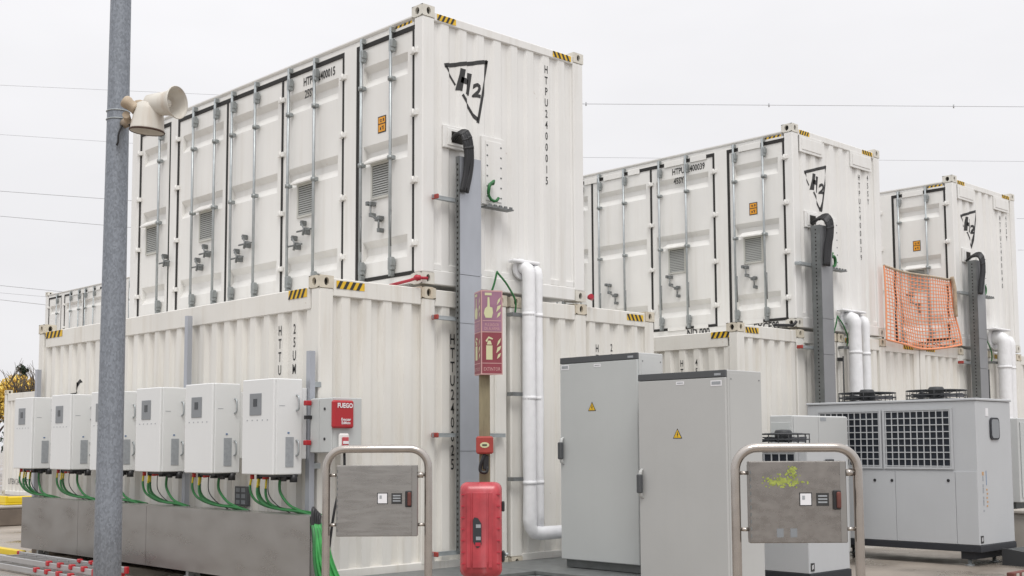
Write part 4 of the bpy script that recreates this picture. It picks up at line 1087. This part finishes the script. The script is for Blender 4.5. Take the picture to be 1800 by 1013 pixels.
# cabinet at the far right edge
t = thing('electrical_cabinet', 'slim grey cabinet cut by the right edge of the photo beside the big chiller', 'cabinet', (8.3, -2.6, 0), 0, 'tall grey electrical cabinets')
mb = MB(); mb.box(7.21, 8.4, -2.80, -2.0, .62, 1.67, bev=.01); mb.build('body', 'enclosure_side', t)
mb = MB(); mb.box(7.25, 8.36, -2.815, -2.802, .68, 1.62, bev=.004); mb.build('door', 'enclosure', t)
mb = MB(); mb.box(7.3, 8.3, -2.7, -2.1, .0, .619); mb.build('plinth', 'duct_side', t)
mb = MB(); mb.box(6.6, 8.0, -3.25, -2.9, .0, .52, bev=.01); mb.box(6.55, 8.05, -3.28, -2.87, .522, .56, bev=.008)
tag(mb.build('concrete_block', 'concrete_light'), 'pale concrete block below the slim cabinet at the right edge', 'block')
t = thing('grating_ramp', 'dark grating ramp leaning at the lower right corner by the big chiller foot', 'ramp', (5.9, -3.6, 0))
mb = MB()
for k in range(22):
    y = -4.25+k*.045; z = .03+.006*k; mb.box(5.62, 7.1, y, y+.02, z, z+.02)
for k in range(16): mb.box(5.66+k*.09, 5.67+k*.09, -4.25, -3.27, .02, .05)
mb.build('grating', 'grating', t)
mb = MB(); mb.add([(5.60, -4.27, .0), (5.62, -4.27, .0), (5.62, -3.26, .0), (5.60, -3.26, .0), (5.60, -4.27, .06), (5.62, -4.27, .06), (5.62, -3.26, .19), (5.60, -3.26, .19)], [[0, 1, 2, 3], [4, 5, 6, 7], [0, 1, 5, 4], [1, 2, 6, 5], [2, 3, 7, 6], [3, 0, 4, 7]]); mb.build('side_bar', 'fan_black', t)
mb = MB(); mb.box(4.40, 5.6, -3.92, -3.84, .0, .05, bev=.004)
for k in range(9): mb.box(4.44+.13*k, 4.50+.13*k, -3.928, -3.921, .008, .042, 1)
tag(mb.build('timber_strip', ['brown_board', 'concrete_light']), 'brown mottled board lying at the bottom right corner', 'board')

# ------------------------------------------------------------------ fire post, signs, extinguisher cabinet
CR = -YAW           # things that face the camera are turned by this much
def loc_at(l, d):   # point at lateral l and distance d from the viewpoint's foot, world XY
    return (-7.7819+.6932*d+.7207*l, -9.2943+.7207*d-.6932*l)
px, py = loc_at(-.215, 9.40)
t = thing('fire_post', 'ochre wooden post carrying the signs, alarm button and red extinguisher cabinet', 'post', (px, py, 0), CR)
mb = MB(); mb.box(-.042, .042, -.035, .035, 0, 2.0, bev=.004); mb.build('post', 'wood_post', t, local=True)
# sign prism
qx, qy = loc_at(-.19, 9.40)
t = thing('fire_sign', 'three sided faded purple and dark red fire sign column on the ochre post', 'sign', (qx, qy, 1.9), CR)
A = Vector((-.048, -.12)); B = Vector((.118, -.075)); C_ = Vector((-.104, .06))
mb = MB(); mb.prism([tuple(A), tuple(B), tuple(C_)], 'z', .0, .655); mb.build('sign_body', 'sign_rim', t, local=True)
def sign_face(p, q, left):
    u = (q-p).normalized(); wd = (q-p).length; o = Vector((p.x, p.y, 0)); ux = Vector((u.x, u.y, 0)); uz = Vector((0, 0, 1))
    nrm = ux.cross(uz)
    def pan(name, z0, z1, mt, lab=None):
        return flat(name, shapes([[(.008, z0), (wd-.008, z0), (wd-.008, z1), (.008, z1)]]), o, ux, uz, mt, t, lift=.002, local=True, label=lab)
    top = pan('alarm_panel', .335, .645, 'sign_purple', 'faded purple upper half with pressing hand'); low = pan('extinguisher_panel', .01, .325, 'sign_red', 'dark red lower half with extinguisher')
    k = wd/.172
    def S(*pts): return [(x*k, z) for x, z in pts]
    hand = [S((.035, .44), (.085, .44), (.095, .48), (.09, .52), (.07, .525), (.066, .60), (.052, .60), (.05, .53), (.03, .51), (.022, .475)), S((.03, .615), (.085, .615), (.085, .635), (.03, .635))]
    def flame(z0): return [S((.125, z0), (.15, z0+.02), (.158, z0+.05), (.135, z0+.035)), S((.12, z0+.045), (.152, z0+.075), (.16, z0+.105), (.13, z0+.09)), S((.125, z0+.10), (.15, z0+.13), (.158, z0+.165), (.135, z0+.14))]
    ext = [S((.04, .115), (.09, .115), (.09, .225), (.04, .225)), S((.045, .232), (.085, .232), (.075, .262), (.055, .262)), S((.035, .262), (.06, .295), (.095, .28), (.09, .27), (.06, .28), (.045, .25))]
    flat('pictogram', shapes(hand+flame(.44)), o, ux, uz, 'sign_pale', t, lift=.0035, local=True)
    flat('pictogram', shapes(ext+flame(.12)), o, ux, uz, 'sign_pale', t, lift=.0035, local=True)
    lines = [S((.008, .328), (.164, .328), (.164, .333), (.008, .333)), S((.008, .085), (.164, .085), (.164, .09), (.008, .09)), S((.012, .415), (.16, .415), (.16, .42), (.012, .42))]
    flat('border_line', shapes(lines), o, ux, uz, 'sign_rim', t, lift=.0035, local=True)
    V, F = text_mesh('EXTINTOR', .038, .72*k); flat('lettering', ([(x+.086*k, y+.06) for x, y in V], F), o, ux, uz, 'sign_rim', t, lift=.0035, local=True)
    V, F = text_mesh('PULSADOR\nDE ALARMA', .034, .66*k, line=.9); flat('lettering', ([(x+.086*k, y+.402) for x, y in V], F), o, ux, uz, 'sign_rim', t, lift=.0035, local=True)
sign_face(A, B, False); sign_face(C_, A, True)
# manual call point
bx_, by_ = loc_at(-.212, 9.35)
t = thing('alarm_button', 'small square red alarm call point on the ochre post', 'alarm button', (bx_, by_, 1.29), CR)
mb = MB(); mb.box(-.066, .066, -.085, -.0, 0, .135, bev=.012); mb.build('housing', 'red_box', t, local=True)
mb = MB(); mb.prism([(.036*math.cos(a*.5236), .068+.022*math.sin(a*.5236)) for a in range(12)], 'y', -.0875, -.0855); mb.build('button_plate', 'sign_pale', t, local=True)
mb = MB(); mb.box(-.018, .018, -.0905, -.088, .062, .074); mb.build('marking', 'black_paint', t, local=True)
mb = MB(); mb.tube(spline([(.0, -.05, 0), (-.02, -.055, -.05), (-.035, -.05, -.10), (-.03, -.05, -.135), (.01, -.05, -.14), (.02, -.045, -.1)], 4), .014, 7); mb.box(-.015, .03, -.055, -.03, -.12, -.01, bev=.006); mb.build('cable_loop', 'cable_black', t, local=True)
# extinguisher cabinet
ex, ey = loc_at(-.238, 9.28)
t = thing('extinguisher_cabinet', 'faded red plastic extinguisher cabinet low on the ochre post', 'fire cabinet', (ex, ey, .375), CR)
def rrect(hw, z0, z1, rc, n=6):
    pts = []
    for sx, cz, a0 in ((1, z1-rc, 0), (-1, z1-rc, 90), (-1, z0+rc, 180), (1, z0+rc, 270)):
        for k in range(n+1):
            a = R(a0+90*k/n); pts.append((sx*(hw-rc)+rc*math.cos(a), cz+rc*math.sin(a)))
    return pts
def loft(secs, name, mt, par):
    mb = MB(); n = len(secs[0][1]); V = []
    for y, pts in secs: V += [(p[0], y, p[1]) for p in pts]
    F = [[i*n+j, i*n+(j+1) % n, (i+1)*n+(j+1) % n, (i+1)*n+j] for i in range(len(secs)-1) for j in range(n)]
    mb.add(V, F, 0, True); mb.add([V[i] for i in range(n)], [list(range(n))]); mb.add([V[-n+i] for i in range(n)], [list(range(n))])
    return mb.build(name, mt, par, local=True)
loft([(-.01, rrect(.153, .005, .70, .05)), (-.10, rrect(.153, .005, .70, .05))], 'rear_shell', 'red_faded_highlit', t)
loft([(-.103, rrect(.158, .0, .705, .055)), (-.15, rrect(.157, .0, .705, .055)), (-.175, rrect(.151, .008, .697, .053)), (-.195, rrect(.141, .025, .68, .05)), (-.21, rrect(.126, .05, .655, .046)), (-.219, rrect(.106, .085, .62, .04)), (-.223, rrect(.08, .12, .585, .035))], 'front_shell', 'red_faded_highlit', t)
for a, b in ((-.105, -.075), (-.062, .045), (.058, .085)):
    mb = MB(); mb.box(a, b, -.229, -.222, .075, .63, bev=.006); mb.build('raised_rib', 'red_faded_highlit', t, local=True)
mb = MB()
for k in range(7):
    z = .10+k*.085; mb.cut().box(-.145, -.118, -.214, -.20, z, z+.008); mb.cut().box(.105, .146, -.214, -.20, z, z+.008)
build_split(mb, 'groove', 'red_bar', t, True)
mb = MB(); mb.prism([(-.058, .27), (-.058, .43), (-.045, .448), (-.02, .44), (.006, .40), (.006, .25), (-.015, .225), (-.03, .222)], 'y', -.234, -.2295); wn = mb.build('window', 'screen_dark', t, local=True)
mb = MB(); mb.box(-.035, .0, -.237, -.2345, .37, .395); mb.box(-.035, .0, -.237, -.2345, .28, .305); mb.box(-.04, .0, -.2365, -.2345, .235, .262, 1); mb.build('inspection_tag', ['label_grey', 'red_bar'], wn, local=True)
for z in (.52, .15):
    mb = MB(); mb.box(.155, .178, -.16, -.07, z-.035, z+.04, bev=.006); mb.build('latch', 'black_plastic', t, local=True)
mb = MB(); mb.tube([(.178, -.12, .165), (.205, -.12, .165)], .012, 8); mb.build('padlock', 'zinc', t, local=True)

# ------------------------------------------------------------------ stainless consoles
def console(l, d, wd, label, paint, rot=0, ph=(.79, 1.225), s=1.0):
    x, y = loc_at(l, d)
    t = thing('access_console', label, 'console', (x, y, 0), CR+rot, 'stainless hoop consoles in the foreground')
    hw = wd/2; rc = .115; top = 1.335; r = .0245
    P = [(-hw, 0, 0), (-hw, 0, .5), (-hw, 0, top-rc)]
    for k in range(1, 8): a = R(90*k/8); P.append((-hw+rc-rc*math.cos(a), 0, top-rc+rc*math.sin(a)))
    P += [(-hw+rc, 0, top), (0, 0, top), (hw-rc, 0, top)]
    for k in range(1, 8): a = R(90*k/8); P.append((hw-rc+rc*math.sin(a), 0, top-rc+rc*math.cos(a)))
    P += [(hw, 0, top-rc), (hw, 0, .5), (hw, 0, 0)]
    mb = MB(); mb.tube(P, r, 14); mb.build('hoop', 'tube_steel', t, local=True)
    a, b = -hw+.065, hw-.065; z0, z1 = ph
    mb = MB(); mb.box(a, b, .03, .032, z0+.02, z1-.02); mb.box(a, b, -.02, .03, z0, z1, bev=.004)
    mb.build('box_body', 'stainless', t, local=True)
    pm = 'panel_steel_old' if paint else 'panel_steel'
    mb = MB(); mb.box(a+.002, b-.035, -.026, -.0205, z0+.003, z1-.003, bev=.002); d_ = mb.build('door', pm, t, local=True)
    mb = MB(); k = z0+.03
    while k < z1-.04: mb.box(a+.004, a+.010, -.0285, -.0265, k, k+.018); k += .036
    mb.build('hinge', 'zinc_dark', d_, local=True)
    mb = MB()
    for zz in (z0+.07, z1-.06):
        for sx in (-1, 1): mb.cut().tube([(sx*(hw-r), 0, zz), (sx*(hw-.066), 0, zz)], .010, 8)
    mb.cut().tube([(hw-.066, -.01, z1-.06), (hw-.03, -.01, z1-.06)], .019, 10)
    build_split(mb, 'bracket', 'tube_steel', t, True)
    zc = z0+(z1-z0)*.53; sx0 = b-.245
    mb = MB(); mb.box(sx0-.003, sx0+.063, -.0272, -.0262, zc-.033, zc+.036, 1); mb.box(sx0+.002, sx0+.058, -.0285, -.0274, zc-.028, zc+.031, 0); mb.box(sx0+.012, sx0+.026, -.0295, -.0287, zc+.0, zc+.02, 2)
    mb.build('sticker', ['white_sticker', 'black_paint', 'label_grey'], d_, local=True)
    mb = MB(); mb.box(sx0+.085, sx0+.150, -.0275, -.0262, zc-.033, zc+.033, 1)
    for q in range(3): mb.box(sx0+.094, sx0+.141, -.0285, -.0277, zc-.018+q*.016, zc-.010+q*.016, 0)
    mb.build('sticker', ['label_grey', 'black_paint'], d_, local=True)
    mb = MB(); mb.box(b-.075, b-.035, -.040, -.0262, zc-.052, zc+.047, 0, .004); mb.box(b-.060, b-.037, -.053, -.0405, zc-.045, zc+.040, 1, .008)
    mb.build('latch', ['black_plastic', 'brown_board'], d_, local=True)
    if paint:
        mb = MB()
        for bx in (-.115, -.045):
            mb.cut().box(bx, bx+.035, -.0270, -.0262, z0+.03, z0+.075)
        build_split(mb, 'dark_reflection', 'display_grey', d_, True)  # two dark reflections, painted as flat grey patches low on the door
        mb = MB()
        rr = random.Random(5)
        for k in range(190):
            cx = rr.gauss(-.07, .05); cz = z1-.105+rr.gauss(0, .015)
            if k > 150: cx = rr.gauss(-.035, .012); cz = z1-.055+rr.gauss(0, .014)
            s_ = .0025+rr.random()*.0055
            cx = min(cx, .05)
            mb.add([(cx+s_*math.cos(q)*(.6+.8*rr.random()), -.0268-.00001*k, cz+s_*.9*math.sin(q)*(.6+.8*rr.random())) for q in [i*1.0472 for i in range(6)]], [list(range(6))])
        mb.build('paint_mark', 'neon_paint', d_, local=True, recalc=False)['kind'] = 'stuff'
    return t
console(-.835, 7.5, .63, 'left stainless hoop console with clean brushed panel, in front of the alarm cabinet', False, ph=(.80, 1.235))
console(1.475, 6.3, .635, 'right stainless hoop console with scratched panel and neon green paint mark', True, ph=(.845, 1.265), rot=0)

# ------------------------------------------------------------------ pole with horns
PXY = (-4.572, -2.568)
t = thing('lamp_pole', 'tall galvanised grey pole in the left foreground', 'pole', (*PXY, 0))
mb = MB(); mb.tube([(*PXY, z) for z in (0, 1, 2, 3, 4, 5.5, 7.5)], [.0815-.0053*z for z in (0, 1, 2, 3, 4, 5.5, 7.5)], 28); mb.build('mast', 'galvanised', t)
mb = MB()
for z in (3.30, 3.35):
    mb.tube([(PXY[0]+.0665*math.cos(a*.2618), PXY[1]+.0665*math.sin(a*.2618), z) for a in range(25)], .004, 5, 0, False)
mb.tube([(*PXY, 0), (*PXY, .02)], .2, 16)
mb.build('clamp_band', 'zinc', t)
def camdir(rr, uu, ff): return (Vector((.7207, -.6932, 0))*rr+Vector((0, 0, uu))+Vector((.6932, .7207, 0))*ff)
def horn(base, d, label, r=.092, ln=.30, flare=1):
    d = d.normalized(); q = d.to_track_quat('Z', 'Y').to_matrix().to_4x4(); q.translation = base
    t = thing('horn_loudspeaker', label, 'loudspeaker', base, 0, 'horn loudspeakers clamped on the pole')
    mb = MB()
    # outer shell and inside of the bell in one skin
    if flare == 2: pf = [(.0, .0), (.05, .0), (.072, .012), (.082, .05), (.088, .10), (r*.97, ln-.015), (r, ln), (r*.98, ln+.002), (r*.93, ln-.006), (.07, .08), (.0, .05)]
    else: pf = [(.0, .05), (.04, .05), (.060, .065), (.066, .14), (.069, .19), (.076, .225), (r*.95, ln-.012), (r, ln), (r*.99, ln+.003), (r*.94, ln-.006), (.072, .215), (.060, .17), (.0, .15)]
    mb.lathe(pf, 28, 0, q)
    mb.build('bell', 'horn_cream', t)
    mb = MB(); q2 = q
    if flare == 2:
        q2 = camdir(.75, -.55, .1).normalized().to_track_quat('Z', 'Y').to_matrix().to_4x4(); q2.translation = base+camdir(-.115, -.01, -.03)
    mb.tube([q2 @ Vector((0, 0, z)) for z in (-.03, -.022, .0, .012, .045, .06)], [.030, .037, .037, .032, .032, .036], 18, 0); mb.build('driver', 'horn_brown', t)
    mb = MB(); k_ = ln/.255; mb.lathe([(0, .13*k_), (.022, .13*k_), (.028, .18*k_), (.022, .20*k_), (0, .206*k_)], 16, 0, q); mb.build('inner_cone', 'horn_cream', t)
    mb = MB(); mb.lathe([(r*1.0, ln-.006), (r*1.03, ln), (r*1.0, ln+.006), (r*.97, ln)], 28, 0, q); mb.build('rim', 'brown_dark' if flare == 2 else 'horn_cream', t)
    return t
hb = Vector((PXY[0], PXY[1], 3.30))
horn(Vector((-4.633, -2.909, 3.335))+camdir(.02, -.02, .04), camdir(.92, -.03, -.38), 'upper horn loudspeaker pointing right, away from the pole', r=.092, ln=.255)
horn(Vector((-4.567, -2.955, 3.325)), camdir(-.08, -1, .02), 'lower horn loudspeaker pointing down, rust stained', r=.098, ln=.165, flare=2)
t = thing('horn_bracket', 'rusty bracket joining the two horn loudspeakers to the pole', 'bracket', hb)
mb = MB(); mb.tube([hb+camdir(.05, -.04, -.03), hb+camdir(.16, -.02, -.10)], .018, 8); mb.tube([hb+camdir(.05, -.03, -.05), hb+camdir(.13, -.06, -.22), hb+camdir(.145, -.05, -.30)], .022, 8); mb.build('arm', 'horn_brown', t)
mb = MB(); mb.tube(spline([hb+camdir(.06, -.03, -.07), hb+camdir(.035, -.10, -.085), hb+camdir(.03, -.15, -.08), hb+camdir(.02, -.17, -.075)], 4), .006, 6); mb.tube(spline([hb+camdir(.07, -.04, -.08), hb+camdir(.11, -.05, -.12), hb+camdir(.12, -.08, -.13)], 4), .012, 6); mb.build('cable', 'cable_black', t)

# ------------------------------------------------------------------ ladder and bits at lower left
t = thing('ladder', 'aluminium ladder with red end caps lying on the ground below the trough', 'ladder', (-2.2, 3.6, 0))
def lad(xa, xb, ya, yb, z):
    for x in (xa, xb):
        mb = MB(); mb.box(x-.012, x+.012, ya, yb, z-.030, z+.030, bev=.004)
        s = mb.build('stile', 'aluminium', t)
        mb = MB(); mb.box(x-.018, x+.018, ya-.05, ya, z-.035, z+.035, bev=.006); mb.cut().box(x-.018, x+.018, yb, yb+.05, z-.035, z+.035, bev=.006); build_split(mb, 'end_cap', 'red_plastic', s)
    y = ya+.2
    while y < yb-.1:
        mb = MB(); mb.box(xa+.013, xb-.013, y-.014, y+.014, z-.014, z+.014); rg = mb.build('rung', 'aluminium', t)
        mb = MB(); mb.box(xa-.028, xa+.03, y-.03, y+.03, z-.005, z+.048, bev=.008); mb.box(xb-.03, xb+.02, y-.03, y+.03, z+.002, z+.045, bev=.008)
        if y < ya+1.3: mb.build('rung_cap', 'red_plastic', rg)
        y += .28
lad(-2.48, -2.04, 2.42, 6.2, .05); lad(-2.42, -2.08, 2.25, 4.9, .125)
t = thing('yellow_beam', 'bright yellow plastic beam on the ground behind the ladder', 'beam', (-1.2, 6.3, 0))
mb = MB(); mb.box(-1.78, -1.70, 5.65, 7.6, .02, .10, bev=.01); mb.build('beam', 'yellow_plastic', t)
t = thing('yellow_container_tray', 'yellow plastic tray on the concrete kerb at the far left', 'tray', (2.5, 12.2, .36))
mb = MB(); mb.box(0.5, 1.2, 12.02, 12.4, .362, .40, bev=.01); mb.box(0.5, 0.55, 12.02, 12.4, .40, .52, bev=.01); mb.box(1.15, 1.2, 12.02, 12.4, .40, .52, bev=.01); mb.box(0.55, 1.15, 12.02, 12.06, .40, .50, bev=.01); mb.box(0.55, 1.15, 12.36, 12.4, .40, .50, bev=.01); mb.build('shell', 'yellow_plastic', t)

# ------------------------------------------------------------------ power lines
def unit(a): return Vector(a)
WL = [((14.88, 50.94, 14.09), (19.56, 46.50, 13.59), 'overhead wire crossing the sky left of the pole, highest clear one'),
      ((14.95, 51.02, 12.85), (19.68, 46.55, 12.26), 'overhead wire left of the pole, second of the clear ones'),
      ((15.15, 51.25, 9.415), (17.20, 49.31, 9.12), 'upper of the three low wires at the far left above the distant container'),
      ((15.17, 51.27, 9.05), (17.0, 49.5, 8.82), 'middle of the three low wires at the far left above the distant container'),
      ((15.19, 51.30, 8.71), (16.83, 49.74, 8.447), 'lowest of the three low wires at the far left above the distant container'),
      ((14.59, 50.60, 19.34), (21.55, 43.96, 18.87), 'faint highest overhead wire at the left'),
      ((14.7, 50.7, 16.88), (18.8, 46.9, 16.5), 'faint overhead wire left of the pole below the highest'),
      ((35.59, 30.53, 18.28), (51.36, 15.38, 18.04), 'overhead wire with small clamps across the right half of the sky'),
      ((35.74, 30.70, 15.63), (51.51, 15.56, 15.33), 'faint overhead wire between the largest and middle upper containers'),
      ((51.2, 15.6, 12.42), (52.2, 14.6, 12.42), 'short wire visible at the right edge beside the far right container, upper'),
      ((51.2, 15.6, 10.85), (52.2, 14.6, 10.85), 'short wire visible at the right edge beside the far right container, lower')]
for i, (a, b, lb) in enumerate(WL):
    a = Vector(a); b = Vector(b); d = (b-a).normalized()
    ex = 6 if i < 7 else (10 if i < 9 else 4)
    a2 = a-d*(ex if i < 7 else .3 if i < 9 else .3); b2 = b+d*ex
    thin = i in (3, 5, 6, 8, 9, 10)
    mb = MB(); mb.tube([a2+(b2-a2)*(k/8)-Vector((0, 0, .10*math.sin(math.pi*k/8)*0)) for k in range(9)], .009 if thin else .014, 5)
    if i == 7:
        for s in (.004, .42, .84):
            q = a+(b-a)*s; mb.tube([q-Vector((0, 0, .09)), q+Vector((0, 0, .09))], .035, 6)
    tag(mb.build('overhead_wire', 'wire_grey'), lb, 'wire', 'overhead wires crossing the sky')

# ------------------------------------------------------------------ trees behind, far left
def tree(x, y, h, cr, label, leafm, kind='round', n=6500):
    t = thing('tree', label, 'tree', (x, y, 0), 0, 'trees beyond the containers')
    rr = random.Random(int(x*31+y*17))
    mb = MB(); mb.tube([(x, y, 0), (x+.05, y, h*.3), (x-.05, y+.1, h*.6), (x, y, h*.85)], [.22, .17, .11, .04], 8); tips = []
    for k in range(14):
        a = rr.random()*6.28; z0 = h*(.35+.4*rr.random()); ln = cr*(.6+.5*rr.random())
        p = [(x, y, z0), (x+ln*.5*math.cos(a), y+ln*.5*math.sin(a), z0+ln*.35), (x+ln*math.cos(a), y+ln*math.sin(a), z0+ln*(.6 if kind != 'cone' else .1))]
        mb.tube(p, [.07, .045, .015], 5); tips.append(Vector(p[2])); tips.append(Vector(p[1]))
    mb.build('trunk', 'bark', t)
    if kind == 'bare':
        mb = MB()
        for tp in tips:
            for k in range(7):
                a = rr.random()*6.28; q = tp+Vector((math.cos(a)*.6, math.sin(a)*.6, .4+.9*rr.random())); mb.tube([tp, (tp+q)/2+Vector((.05, 0, .05)), q], [.02, .013, .006], 4)
        mb.build('twigs', 'bark', t); return t
    clumps = []
    for k in range(34):
        if kind == 'cone':
            z = h*(.2+.8*rr.random()); rad = cr*(1.05-z/h)*.9; a = rr.random()*6.28
            clumps.append((Vector((x+rad*math.cos(a)*rr.random()**.5, y+rad*math.sin(a)*rr.random()**.5, z)), .35*cr*(1.2-z/h)+.1))
        else:
            a = rr.random()*6.28; b = rr.uniform(-.7, 1.3); rad = cr*rr.random()**.4
            clumps.append((Vector((x+rad*math.cos(a)*math.cos(b*.8), y+rad*math.sin(a)*math.cos(b*.8), h*.66+rad*.8*math.sin(b))), cr*rr.uniform(.2, .38)))
    mb = MB()
    for k in range(n):
        c, s = rr.choice(clumps); v = Vector((rr.gauss(0, 1), rr.gauss(0, 1), rr.gauss(0, .8))).normalized()*s*rr.random()**.35
        p = c+v; u = Vector((rr.gauss(0, 1), rr.gauss(0, 1), rr.gauss(0, 1))).normalized(); w_ = u.cross(Vector((rr.gauss(0, 1), rr.gauss(0, 1), rr.gauss(0, 1)))).normalized(); q = .06+.06*rr.random()
        mb.add([p-u*q, p+w_*q*.6, p+u*q, p-w_*q*.6], [[0, 1, 2, 3]])
    mb.build('crown', leafm, t, recalc=False)
    return t
tree(15.3, 51.6, 5.4, 1.5, 'yellow leaved autumn tree at the left edge beyond the distant container', 'leaf_yellow')
tree(16.6, 50.6, 5.5, 1.3, 'yellow leaved autumn tree nearest the cream container corner', 'leaf_yellow')
tree(13.2, 53.2, 5.3, 1.6, 'yellow autumn tree cut by the left edge of the photo', 'leaf_yellow')
tree(18.6, 49.4, 5.0, 1.6, 'yellow autumn tree largely hidden by the cream container', 'leaf_yellow')
tree(18.6, 56.8, 6.35, 1.15, 'small dark conifer rising above the yellow trees', 'leaf_conifer', 'cone', 3000)
tree(15.0, 47.5, 5.4, 1.2, 'bare leafless tree with slanting twigs at the left edge', None, 'bare')
